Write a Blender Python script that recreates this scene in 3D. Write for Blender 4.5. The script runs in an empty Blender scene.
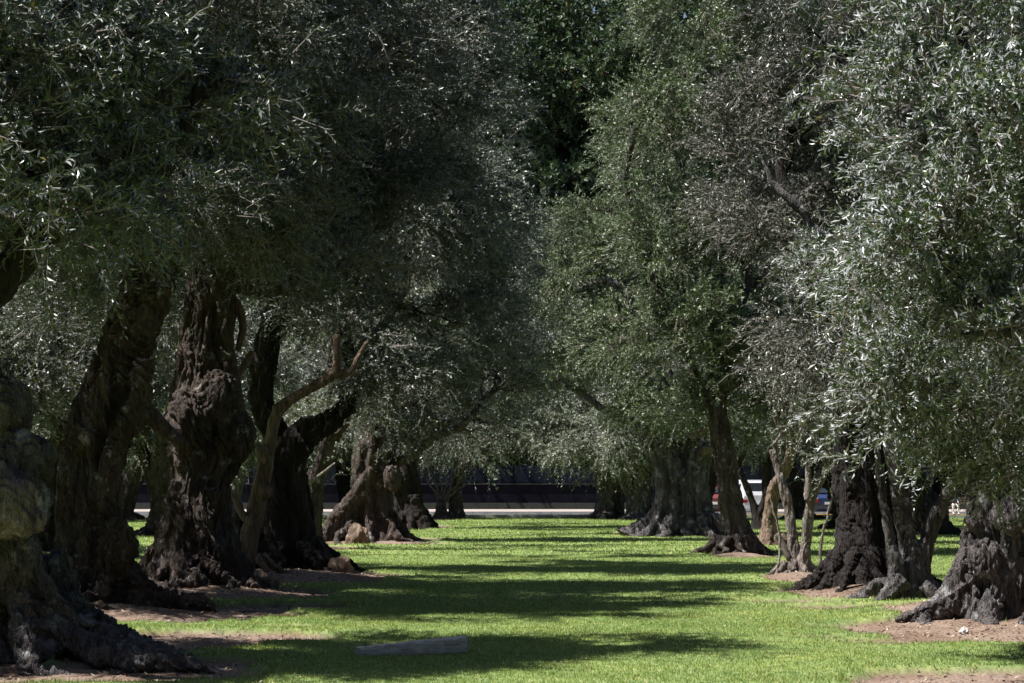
import bpy, bmesh, math, random
import numpy as np
from mathutils import Vector, Matrix

sc = bpy.context.scene
COL = sc.collection
R = math.radians

# ------------------------------------------------------------------ camera
F = 1991.0; CAMH = 1.6; TILT = math.atan(141.5 / F)
cam = bpy.data.cameras.new("camera"); camo = bpy.data.objects.new("camera", cam); COL.objects.link(camo)
cam.sensor_width = 36; cam.lens = F / 1024 * 36
cam.clip_start = 0.5; cam.clip_end = 3000
camo.location = (0, 0, CAMH); camo.rotation_euler = (math.pi / 2 + TILT, 0, 0)
cam.dof.use_dof = True; cam.dof.focus_distance = 28; cam.dof.aperture_fstop = 8.0
sc.camera = camo

# ------------------------------------------------------------------ light
SUN_EL = 60.0
SUN_AZ = 259.0          # compass: 0 = +Y (away from camera), 270 = left
world = bpy.data.worlds.new("World"); sc.world = world; world.use_nodes = True
wn = world.node_tree.nodes; wl = world.node_tree.links
sky = wn.new("ShaderNodeTexSky"); sky.sky_type = 'NISHITA'; sky.sun_disc = False
sky.sun_elevation = R(SUN_EL); sky.sun_rotation = R(SUN_AZ)
wn["Background"].inputs[1].default_value = 0.05
wl.new(sky.outputs[0], wn["Background"].inputs[0])
sl = bpy.data.lights.new("sun", 'SUN'); sl.energy = 5.0; sl.angle = R(0.53); sl.color = (1.0, 0.97, 0.925)
so = bpy.data.objects.new("sun", sl); COL.objects.link(so)
sd = Vector((math.sin(R(SUN_AZ)) * math.cos(R(SUN_EL)), math.cos(R(SUN_AZ)) * math.cos(R(SUN_EL)), math.sin(R(SUN_EL))))
so.rotation_euler = sd.to_track_quat('Z', 'Y').to_euler()
sc.view_settings.view_transform = 'Standard'; sc.view_settings.look = 'None'
sc.view_settings.gamma = 1.0; sc.view_settings.exposure = 1.22
sc.cycles.max_bounces = 5; sc.cycles.diffuse_bounces = 1; sc.cycles.glossy_bounces = 2
sc.cycles.transmission_bounces = 1; sc.cycles.transparent_max_bounces = 4
sc.cycles.use_adaptive_sampling = True; sc.cycles.adaptive_threshold = 0.02
sc.render.use_persistent_data = False

# ------------------------------------------------------------------ pixel helpers (for laying out real positions)
ct, st = math.cos(TILT), math.sin(TILT)
def ray(px, py):
    u = (px - 512) / F; v = (341.5 - py) / F
    return np.array([u, ct - v * st, st + v * ct])      # forward = (0,ct,st), up = (0,-st,ct)
def P(px, py, D):
    d = ray(px, py); return np.array([0, 0, CAMH]) + d * (D / d[1])
def G(px, py):
    d = ray(px, py); t = -CAMH / d[2]; return np.array([d[0] * t, d[1] * t, 0.0])

# ------------------------------------------------------------------ numpy noise
_rng = np.random.default_rng(7)
_perm = _rng.permutation(256).astype(np.int64); _perm = np.concatenate([_perm, _perm, _perm])
_grad = _rng.normal(size=(256, 3)); _grad /= np.linalg.norm(_grad, axis=1)[:, None]
def noise(p):
    p = np.asarray(p, float); i = np.floor(p).astype(np.int64); f = p - i; i &= 255
    u = f * f * f * (f * (f * 6 - 15) + 10)
    out = 0
    for dx in (0, 1):
        wx = u[:, 0] if dx else 1 - u[:, 0]
        for dy in (0, 1):
            wy = u[:, 1] if dy else 1 - u[:, 1]
            for dz in (0, 1):
                wz = u[:, 2] if dz else 1 - u[:, 2]
                h = _perm[_perm[_perm[(i[:, 0] + dx) & 255] + ((i[:, 1] + dy) & 255)] + ((i[:, 2] + dz) & 255)]
                g = _grad[h]
                out = out + wx * wy * wz * (g[:, 0] * (f[:, 0] - dx) + g[:, 1] * (f[:, 1] - dy) + g[:, 2] * (f[:, 2] - dz))
    return out * 1.6
def fbm(p, o=4):
    s = 0; a = 1
    for k in range(o):
        s = s + a * noise(p * 2 ** k + 17.3 * k); a *= 0.5
    return s
def sstep(a, b, x):
    t = np.clip((x - a) / (b - a), 0, 1); return t * t * (3 - 2 * t)

# ------------------------------------------------------------------ object helpers
def setp(o, label=None, cat=None, group=None, kind=None):
    if label: o["label"] = label
    if cat: o["category"] = cat
    if group: o["group"] = group
    if kind: o["kind"] = kind
    return o
def empty(name, loc, label=None, cat=None, group=None, rz=0):
    o = bpy.data.objects.new(name, None); COL.objects.link(o); o.empty_display_size = 0.2
    o.location = loc; o.rotation_euler = (0, 0, rz); setp(o, label, cat, group); return o
def mesh_np(name, V, F4=None, F3=None, mats=None, mi4=None, mi3=None, smooth=False):
    me = bpy.data.meshes.new(name); V = np.asarray(V, np.float32)
    n4 = 0 if F4 is None else len(F4); n3 = 0 if F3 is None else len(F3)
    me.vertices.add(len(V)); me.vertices.foreach_set("co", V.ravel())
    idx = []; starts = []
    if n4: idx.append(np.asarray(F4).ravel()); starts.append(np.arange(n4) * 4)
    if n3: idx.append(np.asarray(F3).ravel()); starts.append(n4 * 4 + np.arange(n3) * 3)
    idx = np.concatenate(idx).astype(np.int32); starts = np.concatenate(starts).astype(np.int32)
    me.loops.add(len(idx)); me.loops.foreach_set("vertex_index", idx)
    me.polygons.add(n4 + n3); me.polygons.foreach_set("loop_start", starts)
    for m in (mats or []): me.materials.append(m)
    if mi4 is not None or mi3 is not None:
        mi = np.zeros(n4 + n3, np.int32)
        if mi4 is not None: mi[:n4] = mi4
        if mi3 is not None: mi[n4:] = mi3
        me.polygons.foreach_set("material_index", mi)
    me.polygons.foreach_set("use_smooth", np.full(n4 + n3, smooth))
    me.update(calc_edges=True); return me
def link(name, me, parent=None, loc=None):
    o = bpy.data.objects.new(name, me); COL.objects.link(o)
    if parent is not None:
        o.parent = parent
    if loc is not None: o.location = loc
    return o
def join_parts(parts):          # list of (V, F4)
    vs = []; fs = []; n = 0
    for v, f in parts:
        vs.append(v); fs.append(np.asarray(f) + n); n += len(v)
    return np.concatenate(vs), np.concatenate(fs)

# ------------------------------------------------------------------ materials
def mat(name):
    m = bpy.data.materials.new(name); m.use_nodes = True; nt = m.node_tree
    b = nt.nodes["Principled BSDF"]; return m, nt, b
def N(nt, t, **k):
    n = nt.nodes.new(t)
    for a, v in k.items(): setattr(n, a, v)
    return n
def ramp(nt, stops, fac):
    r = N(nt, "ShaderNodeValToRGB"); e = r.color_ramp.elements
    e[0].position, e[0].color = stops[0][0], (*stops[0][1], 1)
    e[1].position, e[1].color = stops[-1][0], (*stops[-1][1], 1)
    for p, c in stops[1:-1]:
        x = e.new(p); x.color = (*c, 1)
    nt.links.new(fac, r.inputs[0]); return r.outputs[0]
def texco(nt, scale=(1, 1, 1), which="Object"):
    tc = N(nt, "ShaderNodeTexCoord"); mp = N(nt, "ShaderNodeMapping"); mp.inputs["Scale"].default_value = scale
    nt.links.new(tc.outputs[which], mp.inputs[0]); return mp.outputs[0]
def noise_n(nt, vec, scale, detail=4, rough=0.5):
    n = N(nt, "ShaderNodeTexNoise"); n.inputs["Scale"].default_value = scale
    n.inputs["Detail"].default_value = detail; n.inputs["Roughness"].default_value = rough
    nt.links.new(vec, n.inputs["Vector"]); return n.outputs[0]
def mixc(nt, fac, a, b, blend='MIX'):
    m = N(nt, "ShaderNodeMix", data_type='RGBA', blend_type=blend)
    for s, v in ((0, fac), (6, a), (7, b)):
        if isinstance(v, (int, float)): m.inputs[s].default_value = v
        elif isinstance(v, tuple): m.inputs[s].default_value = (*v, 1)
        else: nt.links.new(v, m.inputs[s])
    return m.outputs[2]
def bump(nt, h, strength, dist, bsdf):
    b = N(nt, "ShaderNodeBump"); b.inputs["Strength"].default_value = strength; b.inputs["Distance"].default_value = dist
    nt.links.new(h, b.inputs["Height"]); nt.links.new(b.outputs[0], bsdf.inputs["Normal"])
def math_n(nt, op, a, b=None):
    m = N(nt, "ShaderNodeMath", operation=op)
    for s, v in ((0, a), (1, b)):
        if v is None: continue
        if isinstance(v, (int, float)): m.inputs[s].default_value = v
        else: nt.links.new(v, m.inputs[s])
    return m.outputs[0]

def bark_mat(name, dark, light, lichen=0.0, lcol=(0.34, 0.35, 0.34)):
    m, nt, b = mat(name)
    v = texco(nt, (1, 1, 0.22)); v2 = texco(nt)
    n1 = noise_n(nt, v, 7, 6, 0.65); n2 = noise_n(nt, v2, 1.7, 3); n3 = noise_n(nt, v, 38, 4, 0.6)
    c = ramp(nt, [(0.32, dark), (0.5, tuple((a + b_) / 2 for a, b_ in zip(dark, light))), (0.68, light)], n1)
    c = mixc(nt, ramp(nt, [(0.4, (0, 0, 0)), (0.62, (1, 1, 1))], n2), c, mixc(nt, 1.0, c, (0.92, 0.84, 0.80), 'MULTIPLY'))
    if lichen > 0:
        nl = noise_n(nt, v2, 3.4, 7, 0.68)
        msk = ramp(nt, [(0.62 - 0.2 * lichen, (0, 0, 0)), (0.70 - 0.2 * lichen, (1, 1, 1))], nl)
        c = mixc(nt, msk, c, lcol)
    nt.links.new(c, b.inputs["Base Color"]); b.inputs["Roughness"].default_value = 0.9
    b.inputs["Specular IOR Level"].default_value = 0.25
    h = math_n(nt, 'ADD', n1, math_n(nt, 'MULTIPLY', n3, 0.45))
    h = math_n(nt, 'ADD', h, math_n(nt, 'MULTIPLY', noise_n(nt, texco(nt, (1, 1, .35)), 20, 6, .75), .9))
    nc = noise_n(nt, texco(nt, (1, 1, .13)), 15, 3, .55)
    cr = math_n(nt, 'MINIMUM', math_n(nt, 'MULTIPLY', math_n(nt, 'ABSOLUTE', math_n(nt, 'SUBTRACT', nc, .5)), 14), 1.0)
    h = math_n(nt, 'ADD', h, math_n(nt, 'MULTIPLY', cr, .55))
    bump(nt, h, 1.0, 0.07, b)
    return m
BARK = bark_mat("bark_brown", (0.036, 0.028, 0.025), (0.15, 0.12, 0.104), 0.12)
BARK_G = bark_mat("bark_grey", (0.045, 0.041, 0.043), (0.20, 0.185, 0.185), 0.4, (0.32, 0.32, 0.325))
BARK_L = bark_mat("bark_pale", (0.13, 0.11, 0.10), (0.36, 0.31, 0.28), 0.3, (0.42, 0.40, 0.38))
BARK_R = bark_mat("bark_red", (0.11, 0.08, 0.06), (0.36, 0.265, 0.20))
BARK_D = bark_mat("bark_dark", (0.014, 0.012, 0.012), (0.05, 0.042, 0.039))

def leaf_mat(name, top_a, top_b, under, trans=0.22, rough=0.38, spec=0.75):
    m, nt, b = mat(name); nt.nodes.remove(b)
    geo = N(nt, "ShaderNodeNewGeometry"); v = texco(nt)
    rnd = geo.outputs["Random Per Island"]; cl = noise_n(nt, v, 0.9, 3)
    c = mixc(nt, rnd, top_a, top_b)
    c = mixc(nt, ramp(nt, [(0.4, (0, 0, 0)), (0.65, (1, 1, 1))], cl), c, mixc(nt, 1.0, c, (1.25, 1.15, 0.85), 'MULTIPLY'))
    old = math_n(nt, 'GREATER_THAN', rnd, 0.955)
    c = mixc(nt, old, c, (0.16, 0.13, 0.04))
    c = mixc(nt, geo.outputs["Backfacing"], c, under)
    p = N(nt, "ShaderNodeBsdfPrincipled"); nt.links.new(c, p.inputs["Base Color"])
    p.inputs["Roughness"].default_value = rough; p.inputs["Specular IOR Level"].default_value = spec
    t = N(nt, "ShaderNodeBsdfTranslucent"); nt.links.new(mixc(nt, 1.0, c, (1.3, 1.6, 0.5), 'MULTIPLY'), t.inputs[0])
    mx = N(nt, "ShaderNodeMixShader"); mx.inputs[0].default_value = trans
    nt.links.new(p.outputs[0], mx.inputs[1]); nt.links.new(t.outputs[0], mx.inputs[2])
    nt.links.new(mx.outputs[0], nt.nodes["Material Output"].inputs[0]); return m
LEAF = leaf_mat("olive_leaf", (0.009, 0.019, 0.009), (0.036, 0.062, 0.022), (0.14, 0.155, 0.14), 0.06, 0.42)
LEAF_S = leaf_mat("olive_leaf_silver", (0.022, 0.044, 0.017), (0.07, 0.105, 0.045), (0.31, 0.325, 0.33), 0.12, 0.42)
LEAF_K = leaf_mat("olive_leaf_dark", (0.012, 0.02, 0.010), (0.045, 0.058, 0.03), (0.16, 0.16, 0.145), 0.06, 0.42)
LEAF_Y = leaf_mat("olive_leaf_fresh", (0.022, 0.042, 0.014), (0.062, 0.11, 0.026), (0.17, 0.20, 0.125), 0.12, .43)
LEAF_P = leaf_mat("olive_leaf_pale", (0.035, 0.058, 0.03), (0.10, 0.13, 0.07), (0.30, 0.31, 0.27), 0.12, .44)
LEAF_T = leaf_mat("broad_leaf", (0.018, 0.036, 0.02), (0.05, 0.085, 0.04), (0.06, 0.085, 0.05), 0.10, 0.5, 0.35)
m_, nt_, b_ = mat("twig"); b_.inputs["Base Color"].default_value = (0.15, 0.125, 0.11, 1); b_.inputs["Roughness"].default_value = 0.85; TWIG = m_

def plain(name, col, rough=0.6, metal=0.0, nscale=None, var=0.25, coat=0.0):
    m, nt, b = mat(name); b.inputs["Roughness"].default_value = rough; b.inputs["Metallic"].default_value = metal
    b.inputs["Coat Weight"].default_value = coat
    n = noise_n(nt, texco(nt), nscale or 6, 5, 0.6)
    c = ramp(nt, [(0.3, tuple(x * (1 - var) for x in col)), (0.7, tuple(min(1, x * (1 + var)) for x in col))], n)
    nt.links.new(c, b.inputs["Base Color"]); return m

# ------------------------------------------------------------------ ground shape
LAWN_END = 92.0
# dirt patches: (cx, cy, rx, ry, mound height, mound radius)
def patch(px, py, rx, ry, h=0.0, hr=1.0):
    g = G(px, py); return (g[0], g[1], rx, ry, h, hr)
DIRT = [
    patch(-10, 648, 2.6, 1.75, 0.22, 1.6), patch(150, 662, 0.75, 0.5), patch(225, 662, 0.3, 0.45, 0.0, 1), patch(50, 672, 1.7, .75), patch(945, 626, 1.35, 1.0),
    patch(100, 613, 2.2, 2.1, 0.20, 1.5), patch(215, 635, 1.15, 0.75), patch(300,626,0.5,0.35),
    patch(200, 592, 1.9, 2.2, 0.18, 1.4), patch(290, 605, 0.95, 0.8),
    patch(278, 577, 1.9, 2.6, 0.2, 1.5), patch(350, 576, 1.0, 0.9),
    patch(315, 548, 1.2, 2.0, 0.12, 1.2),
    patch(368, 540, 2.0, 3.5, 0.2, 1.8), patch(420, 543, 0.9, 1.0),
    patch(408, 527, 1.6, 4.0, 0.2, 1.6), patch(440, 519, 1.1, 2.5, 0.15, 1),
    patch(1015, 612, 1.75, 2.1, 0.34, 1.4), patch(935, 622, 0.9, 0.75), patch(890, 607, 1.2, 0.8), patch(1060, 633, 2.2, 1.3, 0.1, 1.5),
    patch(830, 637, 0.55, 0.16), patch(895, 640, 0.7, 0.4),
    patch(990, 676, 1.35, 0.9), patch(885, 674, 0.55, 0.22), patch(1060, 690, 1.9, 1.5),
    patch(885, 592, 1.6, 2.2, 0.2, 1.3), patch(800, 600, 0.9, 0.5), patch(840, 609, 0.35, 0.2),
    patch(797, 578, 0.66, 1.1, 0.16, 0.7), patch(740, 555, 0.9, 1.5, 0.14, 0.8), patch(768, 543, 0.8, 1.6, 0.15, 0.8),
    patch(682, 534, 2.3, 2.0, 0.12, 2), patch(632, 519, 1.2, 2.2, 0.1, 1),
    patch(130, 514, 2.6, 5.0, 0.35, 1.8), patch(930, 532, 2.6, 3.0, 0.2, 1.8), patch(490, 606, 0.22, 0.2), patch(625,592,0.3,0.2),patch(380,644,0.35,0.3),
]
def dirt_val(x, y):
    v = np.full(x.shape, -9.0)
    for cx, cy, rx, ry, h, hr in DIRT:
        d = np.sqrt(((x - cx) / rx) ** 2 + ((y - cy) / ry) ** 2)
        v = np.maximum(v, (1 - d) * min(rx, ry) ** 0.5)
    q = np.stack([x * 0.9, y * 0.6, np.zeros_like(x)], 1)
    v = v + 0.05 + 0.28 * fbm(q, 3) + 0.10 * noise(q * 7)
    return v
def gh(x, y):
    x = np.atleast_1d(np.asarray(x, float)); y = np.atleast_1d(np.asarray(y, float))
    h = np.zeros(x.shape)
    for cx, cy, rx, ry, hh, hr in DIRT:
        if hh > 0: h += hh * np.exp(-(((x - cx) / hr) ** 2 + ((y - cy) / hr) ** 2))
    q = np.stack([x * 0.35, y * 0.35, np.full_like(x, 3.0)], 1)
    h += 0.03 * fbm(q, 2)
    dv = dirt_val(x, y)
    h -= 0.075 * sstep(-0.02, 0.05, dv)
    h += sstep(0, 0.3, dv) * 0.02 * noise(np.stack([x * 4, y * 4, x * 0], 1))
    edge = sstep(86, 91, y)
    h = h * (1 - edge)
    return h

def axis(lo, hi, step, outer):
    core = list(np.arange(lo, hi + step / 2, step)); s = step; a = []; x = lo
    while x > -outer: s *= 1.35; x -= s; a.append(x)
    b = []; s = step; x = core[-1]
    while x < outer: s *= 1.35; x += s; b.append(x)
    return np.array(a[::-1] + core + b)
xs = axis(-14, 15, 0.09, 900)
ys_core = np.concatenate([np.arange(12, 40, 0.11), np.arange(40, 92, 0.28)])
ya = []; s = 0.2; y = 12
while y > -60: s *= 1.4; y -= s; ya.append(y)
yb = []; s = 0.3; y = ys_core[-1]
while y < 1500: s *= 1.3; y += s; yb.append(y)
ys = np.concatenate([ya[::-1], ys_core, yb])
XX, YY = np.meshgrid(xs, ys); ZZ = gh(XX.ravel(), YY.ravel()); DV = dirt_val(XX.ravel(), YY.ravel())
far = (YY.ravel() > 91.5); ZZ[far] = 0; 
nx, ny = len(xs), len(ys)
ii = (np.arange(ny - 1)[:, None] * nx + np.arange(nx - 1)[None, :]).ravel()
Fq = np.stack([ii, ii + 1, ii + nx + 1, ii + nx], 1)
gme = mesh_np("ground", np.stack([XX.ravel(), YY.ravel(), ZZ], 1), Fq, smooth=True)
at = gme.attributes.new("soil", 'FLOAT', 'POINT'); at.data.foreach_set("value", sstep(0.0, 0.05, DV).astype(np.float32))
m, nt, b = mat("ground")
an = N(nt, "ShaderNodeAttribute", attribute_name="soil"); v = texco(nt)
nf = noise_n(nt, v, 30, 6, 0.7); nb = noise_n(nt, v, 1.1, 4); ng = noise_n(nt, texco(nt, (1, 0.45, 1)), 9, 5, 0.7)
soil = ramp(nt, [(0.3, (0.10, 0.07, 0.052)), (0.55, (0.22, 0.16, 0.125)), (0.75, (0.36, 0.28, 0.235))], nf)
soil = mixc(nt, ramp(nt, [(0.42, (0, 0, 0)), (0.6, (1, 1, 1))], nb), soil, mixc(nt, 1.0, soil, (0.72, 0.66, 0.62), 'MULTIPLY'))
gr = ramp(nt, [(0.3, (0.065, 0.11, 0.028)), (0.5, (0.14, 0.195, 0.06)), (0.72, (0.24, 0.30, 0.12))], ng)
gr = mixc(nt, ramp(nt, [(0.45, (0, 0, 0)), (0.7, (1, 1, 1))], nb), gr, mixc(nt, 1.0, gr, (1.25, 1.1, 1.0), 'MULTIPLY'))
nt.links.new(mixc(nt, an.outputs["Fac"], gr, soil), b.inputs["Base Color"]); b.inputs["Roughness"].default_value = 0.95
b.inputs["Specular IOR Level"].default_value = 0.15
bump(nt, nf, 0.6, 0.03, b)
gme.materials.append(m)
setp(link("ground", gme), kind="structure")

# ------------------------------------------------------------------ grass blades on the lawn
def grass(name, y0, y1, dens, hgt, wid, seed):
    rg = np.random.default_rng(seed)
    n = int(dens * (y1 - y0) * (y1 + y0) / 2 * 0.60); y = np.sqrt(rg.uniform(y0 ** 2, y1 ** 2, n))
    x = rg.uniform(-0.30, 0.30, n) * y
    dv = dirt_val(x, y); k = rg.uniform(-0.04, 0.08, n) > dv; x, y = x[k], y[k]; dvk = dv[k]
    n = len(x); z = gh(x, y) - 0.006
    a = rg.uniform(0, 2 * np.pi, n); patchy = 1 + 0.35 * noise(np.stack([x * 1.3, y * 1.3, x * 0], 1))
    h = hgt * rg.uniform(0.5, 1.15, n) * patchy * (1 + 0.35 * sstep(-0.25, 0.0, dvk)); w = wid * rg.uniform(0.7, 1.2, n)
    lx, ly = rg.normal(0, 0.45, n) * h, rg.normal(0, 0.45, n) * h
    B = np.stack([x, y, z], 1); dx = np.stack([np.cos(a) * w, np.sin(a) * w, 0 * a], 1)
    T = B + np.stack([lx, ly, h], 1)
    V = np.stack([B - dx, B + dx, T], 1).reshape(-1, 3); Fc = np.arange(n * 3).reshape(-1, 3)
    me = mesh_np(name, V, None, Fc, [GRASS]); return setp(link("grass", me), kind="stuff", label="short mown green lawn grass between the two rows of olive trees", cat="grass")
m, nt, b = mat("grass_blade"); nt.nodes.remove(b)
geo = N(nt, "ShaderNodeNewGeometry"); nb = noise_n(nt, texco(nt), 0.8, 4)
c = mixc(nt, geo.outputs["Random Per Island"], (0.085, 0.145, 0.034), (0.26, 0.33, 0.125))
c = mixc(nt, math_n(nt, 'GREATER_THAN', geo.outputs["Random Per Island"], 0.93), c, (0.48, 0.42, 0.22))
c = mixc(nt, ramp(nt, [(0.4, (0, 0, 0)), (0.65, (1, 1, 1))], nb), c, mixc(nt, 1.0, c, (1.25, 1.12, 1.0), 'MULTIPLY'))
p = N(nt, "ShaderNodeBsdfPrincipled"); nt.links.new(c, p.inputs["Base Color"]); p.inputs["Roughness"].default_value = 0.5; p.inputs["Specular IOR Level"].default_value = 0.3
t = N(nt, "ShaderNodeBsdfTranslucent"); nt.links.new(mixc(nt, 1.0, c, (1.3, 1.5, 0.6), 'MULTIPLY'), t.inputs[0])
mx = N(nt, "ShaderNodeMixShader"); mx.inputs[0].default_value = 0.3
nt.links.new(p.outputs[0], mx.inputs[1]); nt.links.new(t.outputs[0], mx.inputs[2]); nt.links.new(mx.outputs[0], nt.nodes["Material Output"].inputs[0])
GRASS = m
grass("grass_near", 15.0, 26, 1900, 0.032, 0.0045, 1)
grass("grass_mid", 26, 45, 420, 0.038, 0.008, 2)
grass("grass_far", 45, 91.5, 75, 0.055, 0.018, 3)

# ------------------------------------------------------------------ road, kerb, pavement
def quad_sheet(name, x0, x1, y0, y1, z, m):
    me = mesh_np(name, [(x0, y0, z), (x1, y0, z), (x1, y1, z), (x0, y1, z)], [(0, 1, 2, 3)], mats=[m])
    return setp(link(name, me), kind="structure")
def bm_obj(name, bm, m, parent=None, smooth=False):
    me = bpy.data.meshes.new(name); bm.to_mesh(me); bm.free()
    for mm in (m if isinstance(m, (list, tuple)) else [m]): me.materials.append(mm)
    if smooth:
        for pl in me.polygons: pl.use_smooth = True
    return link(name, me, parent)
def box(bm, c, s, rz=0, bev=0.0, rx=0, ry=0):
    r = bmesh.ops.create_cube(bm, size=1.0)
    M = Matrix.Translation(c) @ Matrix.Rotation(rz, 4, 'Z') @ Matrix.Rotation(ry, 4, 'Y') @ Matrix.Rotation(rx, 4, 'X') @ Matrix.Diagonal((*s, 1))
    bmesh.ops.transform(bm, matrix=M, verts=r['verts'])
    if bev > 0:
        es = list({e for v_ in r['verts'] for e in v_.link_edges})
        bmesh.ops.bevel(bm, geom=es, offset=bev, segments=2, affect='EDGES')
ASPH = plain("asphalt", (0.16, 0.155, 0.15), 0.9, nscale=2)
PAVE = plain("pavement", (0.27, 0.23, 0.21), 0.9, nscale=1.2, var=0.18)
CONC = plain("kerb_concrete", (0.28, 0.28, 0.28), 0.85, nscale=5)
YEL = plain("kerb_yellow", (0.62, 0.36, 0.03), 0.7, nscale=5)
quad_sheet("road", -300, 300, 94.2, 102.5, 0.006, ASPH)
quad_sheet("pavement", -300, 300, 102.66, 112.5, 0.13, PAVE)
quad_sheet("path", -300, 300, 92.0, 94.0, 0.10, PAVE)
def kerb(name, x0, x1, y, m, lab):
    bm = bmesh.new()
    x = x0
    while x < x1 - 0.01:
        w = min(2.0, x1 - x); box(bm, (x + w / 2, y, 0.07), (w - 0.012, 0.15, 0.14), bev=0.012); x += w
    o = bm_obj(name, bm, m); setp(o, lab, "kerb", kind="structure"); return o
kerb("kerb", -60, 8.0, 94.1, CONC, "grey concrete kerb along the near side of the road")
kerb("kerb", 8.0, 60, 94.1, YEL, "yellow painted kerb along the near side of the road")
kerb("kerb", -60, 60, 102.58, CONC, "grey concrete kerb along the far side of the road")
kerb("kerb", -60, 60, 91.9, CONC, "pale concrete edging at the far end of the lawn")

# wall and buildings beyond the road
def dull(m):
    m.node_tree.nodes["Principled BSDF"].inputs["Specular IOR Level"].default_value = 0.08; return m
WALLM = dull(plain("wall_navy_shade", (0.006, 0.006, 0.010), 0.85, nscale=1.5, var=0.35))  # navy taken down to near black: shade of the tall trees put into the colour
SCREENM = dull(plain("screen_navy_shade", (0.007, 0.009, 0.016), 0.8, nscale=3, var=0.3))  # same tree shade painted into the screen's base colour
t = empty("boundary_wall", (0, 114, 0), "long low navy wall with panelled screen on top beyond the road, tree shade put into its dark colour", "wall")
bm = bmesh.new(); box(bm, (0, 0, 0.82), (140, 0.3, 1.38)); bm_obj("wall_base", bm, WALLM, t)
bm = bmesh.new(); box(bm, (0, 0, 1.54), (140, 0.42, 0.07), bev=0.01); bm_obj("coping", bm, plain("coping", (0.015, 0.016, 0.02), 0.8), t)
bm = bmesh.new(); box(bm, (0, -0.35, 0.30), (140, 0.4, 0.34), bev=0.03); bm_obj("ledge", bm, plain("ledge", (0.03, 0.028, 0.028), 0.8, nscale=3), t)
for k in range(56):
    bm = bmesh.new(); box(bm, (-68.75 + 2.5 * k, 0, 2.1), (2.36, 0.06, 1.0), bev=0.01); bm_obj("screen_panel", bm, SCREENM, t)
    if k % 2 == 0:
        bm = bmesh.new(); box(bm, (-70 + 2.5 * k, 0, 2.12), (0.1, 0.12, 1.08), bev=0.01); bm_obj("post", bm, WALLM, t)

# ------------------------------------------------------------------ tubes and gnarled trunks
def catmull(pts, n):
    pts = np.asarray(pts, float); m = len(pts)
    if m == 2: return pts[0] + (pts[1] - pts[0]) * np.linspace(0, 1, n)[:, None]
    q = np.vstack([2 * pts[0] - pts[1], pts, 2 * pts[-1] - pts[-2]])
    t = np.linspace(0, m - 1 - 1e-6, n); i = t.astype(int); f = (t - i)[:, None]
    p0, p1, p2, p3 = q[i], q[i + 1], q[i + 2], q[i + 3]
    return 0.5 * (2 * p1 + (p2 - p0) * f + (2 * p0 - 5 * p1 + 4 * p2 - p3) * f ** 2 + (-p0 + 3 * p1 - 3 * p2 + p3) * f ** 3)
def tube(ptr, seg=10, n=None, flute=0.0, k=5, twist=0.0, ph=0.0, wob=0.0, seed=0):
    """ptr: rows x,y,z,r"""
    ptr = np.asarray(ptr, float)
    if n is None:
        L = np.sum(np.linalg.norm(np.diff(ptr[:, :3], axis=0), axis=1)); n = max(4, int(len(ptr) * 4))
    q = catmull(ptr, n); c = q[:, :3]; r = np.maximum(q[:, 3], 0.001)
    if wob:
        rg = np.random.default_rng(seed); off = rg.normal(size=3) * 30
        s = np.linspace(0, len(ptr) * 1.3, n)[:, None] + off
        w = np.stack([noise(s + 5 * j) for j in range(3)], 1); e = np.sin(np.linspace(0, np.pi, n))[:, None]
        c = c + w * wob * e
    T = np.gradient(c, axis=0); T /= np.linalg.norm(T, axis=1)[:, None] + 1e-9
    ref = np.array([1., 0, 0]) if abs(T[0][0]) < 0.9 else np.array([0, 1., 0])
    Nn = np.zeros_like(c); a = ref - T[0] * ref.dot(T[0]); Nn[0] = a / np.linalg.norm(a)
    for i in range(1, n):
        a = Nn[i - 1] - T[i] * Nn[i - 1].dot(T[i]); Nn[i] = a / (np.linalg.norm(a) + 1e-9)
    B = np.cross(T, Nn); th = np.linspace(0, 2 * np.pi, seg, endpoint=False)
    s = np.linspace(0, 1, n)[:, None]
    rr = r[:, None] * (1 + flute * np.cos(k * th[None] + ph + twist * s) + flute * 0.5 * np.cos((k + 3) * th[None] - ph - twist * 0.7 * s))
    V = c[:, None] + Nn[:, None] * (np.cos(th)[None, :, None] * rr[:, :, None]) + B[:, None] * (np.sin(th)[None, :, None] * rr[:, :, None])
    V = V.reshape(-1, 3)
    i, j = np.meshgrid(np.arange(n - 1), np.arange(seg), indexing='ij')
    Fq = np.stack([i * seg + j, i * seg + (j + 1) % seg, (i + 1) * seg + (j + 1) % seg, (i + 1) * seg + j], -1).reshape(-1, 4)
    # caps as fans of degenerate-free quads: add centre verts
    V = np.vstack([V, c[0] - T[0] * r[0] * 0.3, c[-1] + T[-1] * r[-1] * 0.3]); a0 = n * seg; a1 = a0 + 1
    caps = []
    for q_ in range(0, seg, 2):
        caps.append((a0, (q_ + 2) % seg, (q_ + 1) % seg, q_)); o = (n - 1) * seg
        caps.append((a1, o + q_, o + (q_ + 1) % seg, o + (q_ + 2) % seg))
    return V, np.vstack([Fq, np.array(caps)])
def blob(c, r, sq=(1, 1, 1)):
    bm = bmesh.new(); bmesh.ops.create_uvsphere(bm, u_segments=24, v_segments=16, radius=1.0)
    V = np.array([v_.co[:] for v_ in bm.verts]); F4 = []
    for f in bm.faces:
        ix = [v_.index for v_ in f.verts]
        if len(ix) == 3: ix.append(ix[0]); ix = ix[:3]; F4.append((ix[0], ix[1], ix[2], ix[2]))
        else: F4.append(tuple(ix))
    bm.free(); return V * np.array(sq) * r + c, np.array(F4)
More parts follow.
